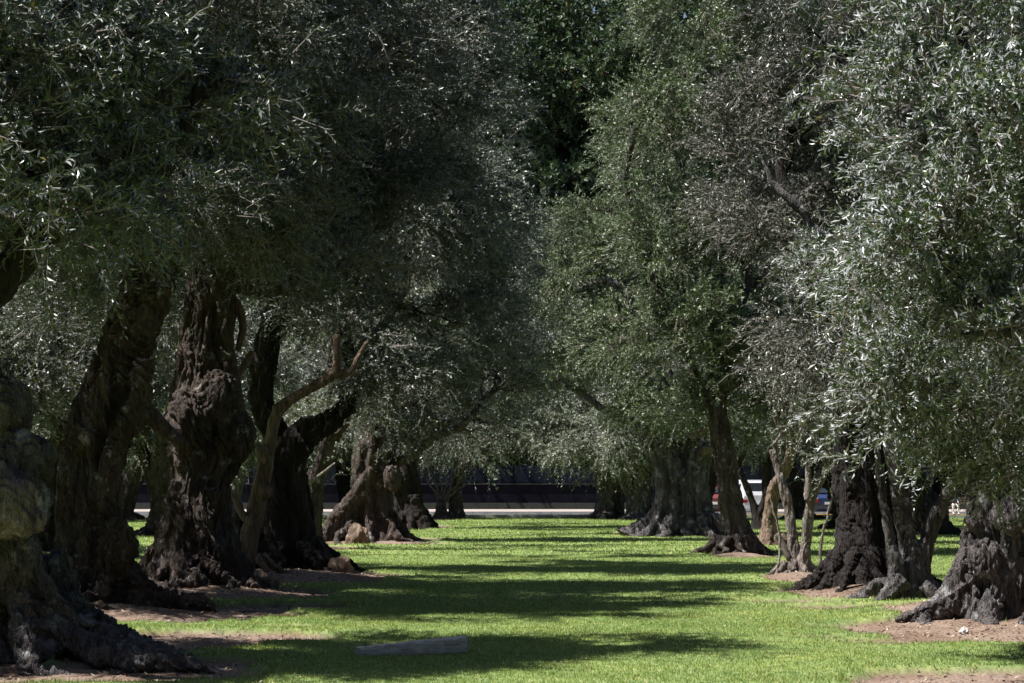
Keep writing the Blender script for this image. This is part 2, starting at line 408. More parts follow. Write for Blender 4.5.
def gnarl(name, parts, voxel, furrow, origin, mtl, seed=0, twist=0.6, lump=0.05, fine=1.0, smooth=3):
    """fuse overlapping tubes into one skin, then carve bark furrows and lumps into the surface"""
    bm = bmesh.new()
    for V, Fq in parts:
        vs = [bm.verts.new(p_) for p_ in V]
        for f in Fq:
            f = list(dict.fromkeys(int(a) for a in f))
            if len(f) > 2:
                try: bm.faces.new([vs[a] for a in f])
                except ValueError: pass
    me = bpy.data.meshes.new("tmp"); bm.to_mesh(me); bm.free()
    o = bpy.data.objects.new("tmp", me); COL.objects.link(o)
    md = o.modifiers.new("r", 'REMESH'); md.mode = 'VOXEL'; md.voxel_size = voxel
    ms = o.modifiers.new("s", 'SMOOTH'); ms.factor = 0.5; ms.iterations = smooth
    dg = bpy.context.evaluated_depsgraph_get(); dg.update(); me2 = bpy.data.meshes.new_from_object(o.evaluated_get(dg))
    bpy.data.objects.remove(o); bpy.data.meshes.remove(me)
    n = len(me2.vertices); co = np.empty(n * 3, np.float32); me2.vertices.foreach_get("co", co); co = co.reshape(-1, 3).astype(float)
    nr = np.empty(n * 3, np.float32); me2.vertex_normals.foreach_get("vector", nr); nr = nr.reshape(-1, 3).astype(float)
    q = co - np.asarray(origin); off = seed * 7.77
    a = twist * q[:, 2]; x = q[:, 0] * np.cos(a) - q[:, 1] * np.sin(a); y = q[:, 0] * np.sin(a) + q[:, 1] * np.cos(a)
    wx = 0.25 * noise(q * 1.5 + off); wy = 0.25 * noise(q * 1.5 + off + 40)
    s1 = np.stack([(x + wx) * 4.2, (y + wy) * 4.2, q[:, 2] * 0.75], 1) * fine + off
    s2 = np.stack([(x + wx) * 11, (y + wy) * 11, q[:, 2] * 2.2], 1) * fine + off
    r1 = np.minimum(1, 2.6 * np.abs(noise(s1))) ** 0.6; r2 = np.minimum(1, 2.6 * np.abs(noise(s2))) ** 0.7
    lum = fbm(q * 1.9 + off, 3)
    pit = -sstep(0.35, 0.75, noise(np.stack([q[:, 0] * 2.6, q[:, 1] * 2.6, q[:, 2] * 1.5], 1) + off + 90))
    d = furrow * (1.25 * r1 - 1.0 + 0.55 * (r2 - .5)) + lump * lum + 1.6 * furrow * pit
    s3 = np.stack([(x + wx) * 19, (y + wy) * 19, q[:, 2] * 3.2], 1) + off
    s4 = np.stack([(x + wx) * 7.5, (y + wy) * 7.5, q[:, 2] * 0.8], 1) + off + 55
    d -= furrow * 0.8 * np.exp(-(noise(s4) / .13) ** 2)
    if voxel < 0.03: d += furrow * 0.5 * (np.minimum(1, 2.6 * np.abs(noise(s3))) ** .7 - .6)
    d += furrow * 0.3 * noise(np.stack([x * 26, y * 26, q[:, 2] * 8], 1) + off) + furrow * 0.25 * noise(q * 9 + off)
    co = co + nr * d[:, None]
    co -= np.asarray(origin)
    me2.vertices.foreach_set("co", co.astype(np.float32).ravel())
    me2.polygons.foreach_set("use_smooth", np.full(len(me2.polygons), True)); me2.materials.clear(); me2.materials.append(mtl); me2.name = name; me2.update()
    return me2
def roots(base, rad, n, length, seed, dirs=None, rise=0.5, fat=1.0):
    if not dirs and fat == 1.0: n = int(n * 1.7); length *= 1.15
    """buttress roots leaving the foot and sinking into the soil"""
    rg = np.random.default_rng(seed); out = []
    for k in range(n):
        a = dirs[k][0] if dirs else 2 * np.pi * (k + rg.uniform(-.3, .3)) / n
        L = dirs[k][1] if dirs else length * rg.uniform(0.6, 1.25)
        rr = rad * rg.uniform(0.17, 0.30) * fat; pts = []
        for s in np.linspace(0, 1, 7):
            d = rad * 0.85 + L * s; aa = a + rg.normal(0, 0.22) * s
            x = base[0] + d * math.cos(aa); y = base[1] + d * math.sin(aa)
            g = float(gh(x, y)[0])
            z = g + rise * rad * (1 - s) ** 2.3 * 1.7 + rr * (0.3 - 0.9 * s)
            pts.append((x, y, z, max(0.03, rr * (1 - 0.72 * s))))
        out.append(tube(pts, 12, 22, 0.12, 3, 1, rg.uniform(0, 6)))
    return out

# ------------------------------------------------------------------ foliage
def foliage(name, lobes, seed, leaf=0.07, wid=0.26, per=55, K=20, twigL=0.42, droop=0.35, mtl=None, clump=0.55, origin=(0, 0, 0), inner=0.55, gap=0.06, curl=1.0):
    """lobes: (cx,cy,cz, rx,ry,rz). Clumps ride on every lobe; sprigs of narrow leaves fill each clump."""
    rg = np.random.default_rng(seed); S = []; O = []
    for L in lobes:
        c = np.array(L[:3]); r = np.array(L[3:6]); dens = L[6] if len(L) > 6 else 1.0
        area = 4 * np.pi * ((r[0] * r[1]) ** 1.6 / 3 + (r[0] * r[2]) ** 1.6 / 3 + (r[1] * r[2]) ** 1.6 / 3) ** (1 / 1.6)
        nc = max(5, int(area / (clump ** 2 * 2.2)))
        d = rg.normal(size=(nc, 3)); d /= np.linalg.norm(d, axis=1)[:, None]; d[:, 2] = np.where(d[:, 2] < -0.5, -d[:, 2] * 0.6, d[:, 2])
        cc = c + d * r * rg.uniform(0.55, 1.0, nc)[:, None]
        cr = clump * rg.uniform(0.6, 1.35, nc)
        n = int(area * per * dens); pick = rg.integers(0, nc, n)
        e = rg.normal(size=(n, 3)); e /= np.linalg.norm(e, axis=1)[:, None]
        rad = cr[pick] * rg.uniform(0.1, 1.0, n) ** 0.6
        e[:, 2] = np.where(rg.uniform(size=n) < .45, np.abs(e[:, 2]), e[:, 2]); p = cc[pick] + e * rad[:, None] * np.array([1.15, 1.15, 0.68])
        # a share fills the inside of the lobe
        m_in = rg.uniform(size=n) < 0.16
        p[m_in] = c + (e * r)[m_in] * (rg.uniform(0.2, inner + 0.3, m_in.sum())[:, None])
        keep = noise(p * 1.05 + seed) + 0.6 * noise(p * 2.6 + seed) > gap; 
        o = d[pick] * 0.7 + e * 0.8
        S.append(p[keep]); O.append(o[keep])
    S = np.concatenate(S); O = np.concatenate(O); n = len(S)
    O[:, 2] += 0.15; O += rg.normal(0, 0.35, (n, 3)); O /= np.linalg.norm(O, axis=1)[:, None] + 1e-9
    Lt = twigL * rg.uniform(0.6, 1.3, n)
    dr = droop * rg.uniform(0.3, 1.7, n)
    t = (np.arange(K) + 1.0) / K
    # twig points (n,K,3)
    pt = S[:, None] + O[:, None] * (Lt[:, None] * t[None])[:, :, None]
    pt[:, :, 2] -= (dr * Lt)[:, None] * t[None] ** 2 * 1.4
    tan = O[:, None] * np.ones((1, K, 1)); tan = tan.copy(); tan[:, :, 2] -= dr[:, None] * t[None] * 2.8
    tan /= np.linalg.norm(tan, axis=2)[:, :, None]
    rv = rg.normal(size=(n, K, 3)); rv -= tan * np.sum(rv * tan, 2)[:, :, None]; rv /= np.linalg.norm(rv, axis=2)[:, :, None] + 1e-9
    ld = tan * rg.uniform(0.35, 1.1, (n, K))[:, :, None] + rv * rg.uniform(0.4, 1.0, (n, K))[:, :, None]
    ld /= np.linalg.norm(ld, axis=2)[:, :, None]
    sd_ = np.cross(ld, tan + rg.normal(0, 0.5, (n, K, 3))); sd_ /= np.linalg.norm(sd_, axis=2)[:, :, None] + 1e-9
    ll = leaf * rg.uniform(0.55, 1.2, (n, K)) * (1 - 0.35 * (t[None] > 0.9)); lw = ll * wid * 0.5 * rg.uniform(0.8, 1.2, (n, K))
    nrm = np.cross(sd_, ld); fold = (nrm * (lw * 0.35)[:, :, None])
    A = pt; T_ = pt + ld * ll[:, :, None] - nrm * (ll * 0.12 * curl)[:, :, None]; M_ = pt + ld * (ll * 0.48)[:, :, None] + fold
    Lf = M_ + sd_ * lw[:, :, None]; Rt = M_ - sd_ * lw[:, :, None]
    V = np.stack([A, Lf, T_, Rt], 2).reshape(-1, 3)
    # upper side faces up where it can
    up = (nrm[:, :, 2] > 0).ravel()
    idx = np.arange(n * K)[:, None] * 4
    a_ = np.array([[0, 1, 2, 3]]); b_ = np.array([[0, 3, 2, 1]])
    fl = rg.uniform(size=n * K) < 0.16
    Fq = np.where((up ^ fl)[:, None], idx + b_, idx + a_)
    nl = len(Fq)
    # twigs: narrow ribbons bent along the sprig
    w = 0.0035 + 0.004 * rg.uniform(size=n); sv = np.cross(O, rg.normal(size=(n, 3))); sv /= np.linalg.norm(sv, axis=1)[:, None]
    q0 = S - O * (Lt * 0.35)[:, None]; q1 = pt[:, K // 2]; q2 = pt[:, -1]
    TV = np.stack([q0 - sv * w[:, None], q0 + sv * w[:, None], q1 - sv * w[:, None] * .7, q1 + sv * w[:, None] * .7, q2], 1).reshape(-1, 3)
    ti = len(V) + np.arange(n)[:, None] * 5
    TF4 = ti + np.array([[0, 1, 3, 2]]); TF3 = ti + np.array([[2, 3, 4]])
    V = np.vstack([V, TV]) - np.asarray(origin)
    return mesh_np(name, V, np.vstack([Fq, TF4]), TF3, [mtl or LEAF, TWIG], mi4=np.concatenate([np.zeros(nl), np.ones(n)]), mi3=1)

def lobe(px, py, D, rxp, rzp, ry=None, dens=1.0):
    c = P(px, py, D); s = D / F
    return (c[0], c[1], c[2], rxp * s, ry or rxp * s, rzp * s, dens)

def limb_mesh(name, p0, r0, lobes_c, rad, seed, origin, mtl, nsub=7):
    """one main limb from the trunk to a lobe with side branches that reach its clumps"""
    rg = np.random.default_rng(seed); c = np.array(lobes_c[:3]); r = np.array(lobes_c[3:6]); p0 = np.array(p0); parts = []
    mid = (p0 + c) / 2 + rg.normal(0, 0.15, 3) * np.linalg.norm(c - p0) + np.array([0, 0, 0.1 * np.linalg.norm(c - p0)])
    pts = [(*p0, r0), (*mid, r0 * 0.7), (*c, r0 * 0.42)]
    parts.append(tube(pts, 10, 22, 0.1, 3, 2, 0, wob=0.18, seed=seed))
    for k in range(nsub):
        d = rg.normal(size=3); d /= np.linalg.norm(d); d[2] = abs(d[2]) * 0.7 - 0.15; e = c + d * r * rg.uniform(0.7, 0.95)
        s = rg.uniform(0.0, 0.6); a = mid * s + c * (1 - s); a = a
        m2 = (a + e) / 2 + rg.normal(0, 0.14, 3); rr = r0 * rg.uniform(0.16, 0.3)
        parts.append(tube([(*a, rr), (*m2, rr * 0.65), (*e, rr * 0.18)], 6, 12, wob=0.15, seed=seed * 31 + k))
    V, Fq = join_parts(parts)
    return mesh_np(name, V - np.asarray(origin), Fq, mats=[mtl], smooth=True)

def pxspine(D, pts, dy=0.0):
    """(px, py, halfwidth px[, depth offset m])"""
    out = []
    for q in pts:
        d = D + (q[3] if len(q) > 3 else 0) + dy; p = P(q[0], q[1], d); out.append((p[0], p[1], p[2], q[2] * d / F))
    return out

def build_tree(name, label, cat, group, base, trunk_parts, lobes, seed, voxel, furrow, bark, leafm, fol, top, r_limb, extra_limbs=(), twist=0.6, lump=0.03, fine=1.0, nlimb=6, smooth=3):
    b = np.array([base[0], base[1], float(gh(base[0], base[1])[0])])
    t = empty(name, b, label, cat, group)
    if trunk_parts:
        me = gnarl("trunk", trunk_parts, voxel, furrow, b, bark, seed, twist, lump, fine, smooth); link("trunk", me, t)
    for k, L in enumerate(lobes[:nlimb]):
        me = limb_mesh("limb", top[k % len(top)], r_limb * (0.75 + 0.25 * ((k * 37) % 5) / 4), L, 1, seed * 100 + k, b, bark); link("limb", me, t)
    for V, Fq, mm in extra_limbs:
        link("branch", mesh_np("branch", V - b, Fq, mats=[mm], smooth=True), t)
    if lobes:
        link("crown", foliage("crown", lobes, seed, mtl=leafm, origin=b, **fol), t)
    return t

NEAR = dict(leaf=0.075, wid=0.28, per=165, K=20, twigL=0.40, droop=0.35, clump=0.62)
MID = dict(leaf=0.09, wid=0.30, per=115, K=20, twigL=0.45, droop=0.35, clump=0.75)
FAR = dict(leaf=0.115, wid=0.36, per=46, K=18, twigL=0.55, droop=0.4, clump=0.9)
GL = "olive trees in the left row"; GR = "olive trees in the right row"

# --- L1: foreground left, pale burls on its side, long root running to the right
b0 = P(-25, 640, 18.6); b0 = (b0[0], 18.6)
tp = [tube(pxspine(18.6, [(-26, 668, 96), (-34, 620, 72), (-40, 560, 62), (-44, 500, 58), (-44, 440, 56), (-62, 380, 54), (-90, 310, 55), (-140, 240, 52)]), 28, 60, 0.10, 5, 2.0),
      tube(pxspine(18.3, [(56, 655, 38), (34, 610, 30), (14, 560, 26), (4, 500, 26), (4, 450, 30), (-12, 400, 28), (-50, 340, 30)]), 20, 50, 0.14, 4, 2.0, 1),
      tube(pxspine(18.9, [(56, 640, 28), (38, 590, 15), (22, 540, 12), (22, 480, 13), (16, 430, 12)]), 14, 40, 0.1, 3),
      blob(P(4, 505, 17.75), 0.38, (1.1, 0.75, 0.85)), blob(P(40, 462, 18.2), 0.17, (.8, 0.9, 1.5)), blob(P(18, 458, 18.0), 0.24, (1, .8, 1.1)),
      blob(P(2, 410, 18.2), 0.30), blob(P(0, 560, 18.0), 0.3, (1, .7, 1.3))]
tp += [tube(pxspine(18.2, [(30, 610, 22), (75, 634, 20), (110, 650, 19, -.15), (150, 660, 17, -.35), (185, 668, 12, -.5), (215, 676, 5, -.6)]), 14, 40, 0.2, 3, 4),
       tube(pxspine(18.9, [(40, 580, 18), (80, 620, 18), (120, 642, 15), (165, 655, 12), (205, 664, 7)]), 14, 40, 0.2, 3, 4),
       blob(P(108, 655, 17.9), 0.17, (1.3, 1, .8)), blob(P(138, 662, 17.75), 0.15, (1.4, 1, .8)), blob(P(175, 664, 17.75), 0.13, (1.5, 1, .7))]
tp += roots(b0, 0.8, 6, 1.1, 11, dirs=[(-0.9, 1.1), (-1.6, 0.7), (-2.3, 1), (-2.9, 1.2), (2.2, 1), (0.7, 1.0)])
lim = [(*tube(pxspine(18.3, [(-140, 330, 30), (-60, 322, 24), (0, 282, 20), (40, 235, 17), (85, 205, 15), (130, 184, 14), (168, 160, 11), (190, 120, 8), (205, 70, 5)]), 14, 60, 0.1, 3, 3, wob=0.08), BARK_D)]
LB = [lobe(25, 40, 17.2, 120, 100, 1.5), lobe(-70, 150, 16.6, 90, 100, 1.4), lobe(130, 90, 18.2, 70, 70, 0.9), lobe(-20, 230, 15.8, 55, 70, .8),
      lobe(-180, 60, 18.5, 160, 160, 2.0), lobe(55, 215, 16.7, 55, 42, .5, .8), lobe(135, 182, 17.2, 40, 34, .45, .8), lobe(160, 120, 17.6, 50, 45, .6), lobe(215, 95, 18.2, 50, 50, .7), lobe(-60, -160, 18.5, 220, 150, 2.2), lobe(180, -90, 19, 150, 90, .9), lobe(-340, 0, 18.5, 150, 140, 1.6)]
t = build_tree("olive_tree", "gnarled grey old olive with swollen burls and a long root at left foreground", "olive tree", GL, b0, tp, LB, 1, 0.017, 0.045, BARK_G, LEAF,
           dict(NEAR, leaf=0.088), [P(-140, 250, 18.6)], 0.16, lim, nlimb=7)

bl = np.array(t.location); link("burl", gnarl("burl", [blob(P(2, 507, 17.55), .37, (1.0, .6, .82)), blob(P(24, 520, 17.5), .22, (1, .7, .8)), blob(P(-8, 485, 17.6), .25, (1, .7, .8))], .02, .03, bl, BARK_L, 5, .3, .05), t)
# --- L2: leaning twisted trunk
b0 = (G(105, 603)[0], 25.5)
tp = [tube(pxspine(25.5, [(106, 625, 60), (100, 600, 44), (93, 560, 35), (90, 520, 30), (92, 480, 28), (97, 440, 28), (110, 400, 27), (123, 360, 25), (135, 320, 24), (148, 280, 25), (162, 230, 22), (150, 170, 20)]), 30, 90, 0.13, 5, 5),
      tube(pxspine(25.2, [(140, 612, 24), (118, 575, 15), (106, 540, 12), (104, 500, 12), (116, 450, 13), (134, 400, 13), (144, 360, 12)]), 14, 60, .15, 3, 4, 2),
      tube(pxspine(25.9, [(70, 610, 22), (72, 570, 17), (70, 520, 16), (72, 470, 14), (78, 430, 11), (96, 380, 10)]), 14, 60, .15, 3, 4, 4),
      blob(P(84, 438, 25.2), 0.2), blob(P(136, 412, 25.4), 0.22), blob(P(118, 545, 25.0), .25, (1, .8, 1.5))]
tp += [tube(pxspine(25.0, [(130, 590, 12), (160, 604, 15), (190, 612, 13), (213, 618, 7)]), 12, 24, .2, 3), blob(P(196, 608, 24.9), .2, (1.3, 1, .8)), blob(P(165, 604, 24.9), .2, (1.3, 1, .8))]
tp += roots(b0, 0.55, 7, 0.9, 21)
LB = [lobe(120, 60, 25, 120, 120, 1.6), lobe(220, 150, 25.5, 100, 100, 1.5), lobe(60, 190, 26, 100, 90, 1.3), lobe(200, 20, 24, 120, 90, 1.5), lobe(290, 60, 26, 90, 110, 1.4), lobe(20, 90, 27, 110, 120, 1.6),
      lobe(130, -110, 26, 200, 110, 2.2), lobe(-100, 0, 26, 150, 130, 2.2), lobe(130, 235, 27.5, 90, 60, 1.1), lobe(250, 245, 26.5, 70, 55, .9), lobe(150, 195, 23.8, 85, 70, .8), lobe(90, 240, 24.2, 55, 40, .6), (-6.8, 25.5, 9.6, 2.6, 1.8, 1.3, 1.3), (-8.2, 25, 5.2, 2, 2.2, 2.2), (-10.5, 24, 5.4, 2, 2.2, 2)]
build_tree("olive_tree", "dark olive with slanting twisted trunk, second from left and just behind the burled tree", "olive tree", GL, b0, tp, LB, 2, 0.018, 0.045, BARK, LEAF,
           NEAR, [P(152, 260, 25.5), P(160, 200, 25.5)], 0.15, [(*tube(pxspine(25.6, [(150, 415, 9), (168, 432, 7), (185, 445, 5)]), 8, 16), BARK)], twist=1.2)

# --- L3: bulging burl half way
b0 = (G(198, 588)[0], 30.0)
tp = [tube(pxspine(30, [(200, 606, 66), (198, 585, 54), (196, 560, 44), (196, 530, 38), (198, 505, 32), (200, 480, 31), (205, 455, 36), (208, 425, 38), (206, 395, 35), (206, 360, 31), (208, 325, 27), (212, 285, 26), (215, 240, 22)]), 30, 90, .10, 4, 3),
      blob(P(232, 436, 29.8), .36, (.95, 1, 1.15)), blob(P(190, 420, 29.5), .34, (1, 1, 1.5)), blob(P(218, 400, 29.6), .36, (1, .9, 1.2)),
      tube(pxspine(29.7, [(170, 600, 22), (172, 560, 18), (180, 520, 14), (182, 480, 12)]), 12, 30, .15, 3, 2), tube(pxspine(29.6, [(222, 598, 24), (212, 565, 18), (208, 530, 15), (212, 490, 14)]), 12, 30, .15, 3, 2)]
tp += roots(b0, 0.6, 8, 0.95, 31)
LB = [lobe(210, 190, 30, 90, 90, 1.4), lobe(300, 150, 30.5, 90, 110, 1.5), lobe(330, 250, 31, 65, 60, 1.0), lobe(150, 250, 31.5, 80, 60, 1.1), lobe(380, 60, 30, 100, 110, 1.7), lobe(370, 190, 31, 75, 80, 1.2),
      lobe(280, -30, 30, 180, 90, 2.4), lobe(270, 285, 30.5, 55, 40, .8), lobe(60, 60, 32, 130, 150, 2.3), lobe(20, 210, 33, 100, 80, 1.8), (-8.4, 31, 6.5, 2, 2.2, 2), lobe(240, 225, 28.4, 75, 65, .9), lobe(335, 275, 29, 55, 38, .7), (-6.5, 31, 9.8, 2.8, 1.1, 1.4, 1.3)]
br = [(*tube(pxspine(30.1, [(206, 310, 9), (222, 298, 6), (236, 304, 5), (243, 325, 4), (238, 350, 3)]), 8, 20), BARK_R), (*tube(pxspine(30.6, [(232, 392, 4), (240, 372, 4), (252, 352, 3)]), 8, 14), BARK_R),
      ]
build_tree("olive_tree", "massive dark olive trunk with a swollen bulge half way up, third from left", "olive tree", GL, b0, tp, LB, 3, 0.019, 0.045, BARK, LEAF,
           NEAR, [P(212, 270, 30), P(215, 225, 30)], 0.16, br, twist=0.3)

# --- L4: dark trunk with the pale curving branch in front of it
b0 = (G(288, 573)[0], 36.5)
tp = [tube(pxspine(36.5, [(284, 588, 50), (284, 565, 38), (284, 540, 30), (284, 510, 26), (282, 480, 24), (290, 455, 21), (308, 432, 16), (325, 424, 12), (350, 405, 10)]), 24, 70, .13, 4, 4),
      tube(pxspine(36.8, [(300, 580, 24), (298, 540, 17), (296, 500, 15), (285, 450, 13), (262, 400, 13), (270, 340, 13), (285, 290, 12)]), 14, 50, .1, 3, 3),
      tube(pxspine(36.0, [(240, 575, 16), (236, 545, 13), (245, 515, 11)]), 12, 20)]
tp += roots(b0, 0.6, 7, 0.9, 41)
LB = [lobe(400, 230, 36, 75, 90, 1.6), lobe(350, 310, 36.5, 60, 40, 1.1), lobe(440, 120, 36, 70, 95, 1.7), lobe(300, 260, 37, 70, 60, 1.4), lobe(420, 320, 37.5, 60, 50, 1.1), lobe(440, 10, 36.5, 75, 80, 1.8),
      lobe(340, 60, 37, 120, 130, 2.2), (-7.6, 36.5, 5.0, 1.8, 2, 1.7), (-8, 37, 7.2, 2, 2.2, 1.8), lobe(345, 335, 35.2, 50, 38, .6), lobe(395, 385, 36, 42, 36, .8), (-6.2, 36.5, 9.8, 2.6, 1.2, 1.3, 1.3), lobe(470, 215, 37, 50, 70, 1.1), lobe(370, -70, 36.5, 130, 60, 2.4), (-3.0, 39.8, 8.4, 2.4, .8, .8, 1.2), (-2.8, 43.0, 8.0, 2.4, .7, .8, 1.2)]
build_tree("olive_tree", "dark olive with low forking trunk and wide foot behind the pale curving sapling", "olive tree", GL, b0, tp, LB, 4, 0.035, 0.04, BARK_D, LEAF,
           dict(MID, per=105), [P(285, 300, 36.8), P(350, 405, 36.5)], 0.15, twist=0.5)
# curving pale sapling
b0 = (G(248, 578)[0], 33.6)
tp = [tube(pxspine(33.6, [(240, 588, 18), (244, 565, 11), (250, 535, 9), (258, 500, 8.6), (265, 468, 7.6), (271, 440, 6.4), (277, 415, 6), (291, 400, 6), (315, 386, 5.6), (336, 374, 5)]), 18, 80, .08, 3, 3),
      blob(P(262, 452, 33.5), .11), blob(P(266, 492, 33.5), .12), blob(P(278, 408, 33.6), .10)]
tp += roots(b0, 0.3, 5, 0.6, 42)
ex = [(*tube(pxspine(33.6, [(334, 376, 5.5), (338, 360, 4.5), (336, 335, 3.8)]), 10, 16, wob=.02), BARK_R), (*tube(pxspine(33.6, [(334, 374, 5), (350, 372, 3.8), (358, 358, 3), (367, 342, 2)]), 10, 20), BARK_R),
      (*tube(pxspine(33.5, [(254, 524, 6), (243, 515, 4), (236, 500, 3.2), (228, 489, 2.4)]), 8, 14), BARK_R), (*tube(pxspine(33.5, [(268, 462, 6), (262, 452, 4.5), (258, 446, 3)]), 8, 10), BARK_R)]
t = build_tree("olive_tree", "slender reddish olive stem curving right with a bare forked branch, between two dark trunks", "olive tree", GL, b0, tp, [], 43, 0.016, 0.014, BARK_R, LEAF, MID, [], 0.1, ex, lump=0.02, fine=1.6)

# --- L5
b0 = (G(312, 549)[0], 48.0)
tp = [tube(pxspine(48, [(311, 556, 20), (311, 545, 14), (311, 525, 11), (313, 500, 10), (316, 480, 10), (322, 465, 9), (328, 440, 8)]), 18, 50, .12, 4, 2), tube(pxspine(48, [(308, 500, 6), (305, 485, 5), (300, 465, 4)]), 8, 20)]
tp += roots(b0, 0.32, 6, 0.5, 51)
LB = [lobe(340, 430, 48, 36, 34, 1.0, .8), lobe(300, 425, 49, 30, 30, .9, .8), lobe(365, 395, 48, 45, 45, 1.3), lobe(330, 350, 49, 60, 50, 1.6), lobe(400, 340, 50, 60, 60, 1.7), lobe(345, 462, 47.6, 22, 18, .5, .6), (-2.9, 46.3, 8.2, 2.5, .8, .8, 1.2), (-2.6, 50.5, 8.4, 2.6, 1.0, .9, 1.2)]
build_tree("olive_tree", "short dark olive with low silver foliage left of the wide grey fluted trunk", "olive tree", GL, b0, tp, LB, 5, 0.035, 0.03, BARK, LEAF_P, dict(MID, per=34), [P(328, 445, 48)], 0.1, nlimb=5)
# pale broken sapling at its left
b0 = (G(287, 553)[0], 46.0)
ex = [(*tube(pxspine(46, [(287, 552, 4), (285, 520, 3.2), (288, 500, 2.8), (302, 488, 2.2), (320, 475, 1.6), (335, 463, 1.0)]), 8, 30), BARK_L), (*tube(pxspine(46, [(288, 502, 2.2), (290, 490, 3.0), (293, 478, 3)]), 8, 12), BARK_L)]
build_tree("olive_sapling", "thin bare pale broken stem beside the short dark olive", "sapling", None, b0, [], [], 52, .03, .02, BARK_L, LEAF, MID, [], .1, ex)

# --- L6: fluted, wide, with leaning limb at left
b0 = (G(368, 541)[0], 55.5)
tp = [tube(pxspine(55.5, [(370, 552, 46), (371, 541, 34), (371, 528, 25), (371, 505, 20), (371, 480, 18), (374, 460, 20), (378, 430, 17), (385, 400, 14)]), 40, 70, .16, 8, 1.2),
      tube(pxspine(55.0, [(324, 545, 14), (332, 528, 11), (346, 508, 9.5), (362, 488, 9), (374, 470, 8)]), 14, 40, .1, 3),
      blob(P(392, 478, 55), .26, (1, 1, 1.5))]
tp += roots(b0, 0.8, 8, 1.0, 61, rise=.35, fat=.9)
LB = [lobe(420, 400, 55, 50, 45, 1.6), lobe(470, 330, 55.5, 55, 65, 1.8), lobe(400, 440, 55, 32, 24, .9), lobe(455, 430, 56, 36, 26, 1.0), lobe(490, 250, 56, 42, 70, 1.5), lobe(500, 380, 57, 45, 50, 1.4), lobe(430, 280, 56, 60, 90, 2), lobe(470, 170, 56, 50, 70, 1.8), (-2.8, 54.5, 8.5, 2.6, .9, .9, 1.2), (-2.4, 61.0, 8.8, 2.8, 1.2, 1, 1.2)]
build_tree("olive_tree", "broad grey fluted olive trunk with a leaning side limb, sixth in the left row", "olive tree", GL, b0, tp, LB, 6, 0.04, 0.045, BARK, LEAF, dict(MID, per=100, gap=.12), [P(380, 430, 55.5), P(374, 475, 55.5)], 0.2, twist=0.1, smooth=5, lump=.02)
# --- L7
b0 = (G(408, 527)[0], 71.0)
tp = [tube(pxspine(71, [(408, 534, 30), (408, 524, 19), (407, 505, 15), (406, 485, 14), (405, 465, 12), (410, 440, 10)]), 24, 50, .16, 5, 2), tube(pxspine(70.5, [(424, 528, 10), (418, 512, 7), (414, 495, 6)]), 10, 20), blob(P(396, 480, 70.6), .3, (1, 1, 1.6))]
tp += roots(b0, 0.7, 7, 0.9, 71)
LB = [lobe(430, 440, 71, 36, 26, 1.6), lobe(480, 420, 71, 45, 36, 1.8), lobe(515, 380, 72, 40, 50, 1.8), lobe(455, 370, 72, 50, 50, 2), lobe(525, 310, 72, 42, 60, 1.9), lobe(470, 300, 72, 45, 60, 2), lobe(548, 240, 72, 34, 48, 1.6), lobe(494, 130, 73, 30, 60, 1.6), lobe(474, 40, 73, 30, 60, 1.6), (-2.5, 68, 9, 2.8, 1.2, 1, 1.2), (-2.4, 77, 9, 2.8, 1.5, 1, 1.2)]
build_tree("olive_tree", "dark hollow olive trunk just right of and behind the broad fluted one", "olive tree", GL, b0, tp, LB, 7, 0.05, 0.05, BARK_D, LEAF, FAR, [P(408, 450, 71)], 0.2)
# --- L8 bare branching
b0 = (G(440, 517)[0], 90.0)
ex = []
rg = np.random.default_rng(5)
for k in range(9):
    a = rg.uniform(-1, 1); ex.append((*tube(pxspine(90, [(442, 512, 1.5), (442 + a * 10, 495, 1.0), (442 + a * 26 + rg.uniform(-4, 4), 474 + abs(a) * 8, .6), (444 + a * 34, 466 + rg.uniform(-4, 6), .3)]), 6, 14, wob=.2, seed=k), BARK_L))
tp = [tube(pxspine(90, [(441, 522, 14), (441, 514, 7), (440, 500, 4)]), 12, 20, .1, 3), tube(pxspine(90.5, [(456, 520, 9), (455, 500, 7), (457, 480, 6), (462, 465, 5)]), 12, 20, .1, 3)]
LB = [lobe(470, 455, 90, 34, 16, 1.8), lobe(520, 440, 90, 40, 24, 2.0), lobe(430, 450, 91, 30, 18, 1.6), lobe(560, 410, 90, 40, 36, 2.2), lobe(490, 400, 91, 50, 40, 2.4), lobe(545, 350, 91, 40, 50, 2.4)]
build_tree("olive_tree", "farthest olive of the left row with bare pale twisting branches by the road", "olive tree", GL, b0, tp, LB, 8, 0.06, 0.04, BARK, LEAF_P, FAR, [P(462, 470, 90)], 0.16, ex)

GBL = "olive trees beyond the left row"; GBR = "olive trees beyond the right row"; GBE = "olive trees at the far end by the road"
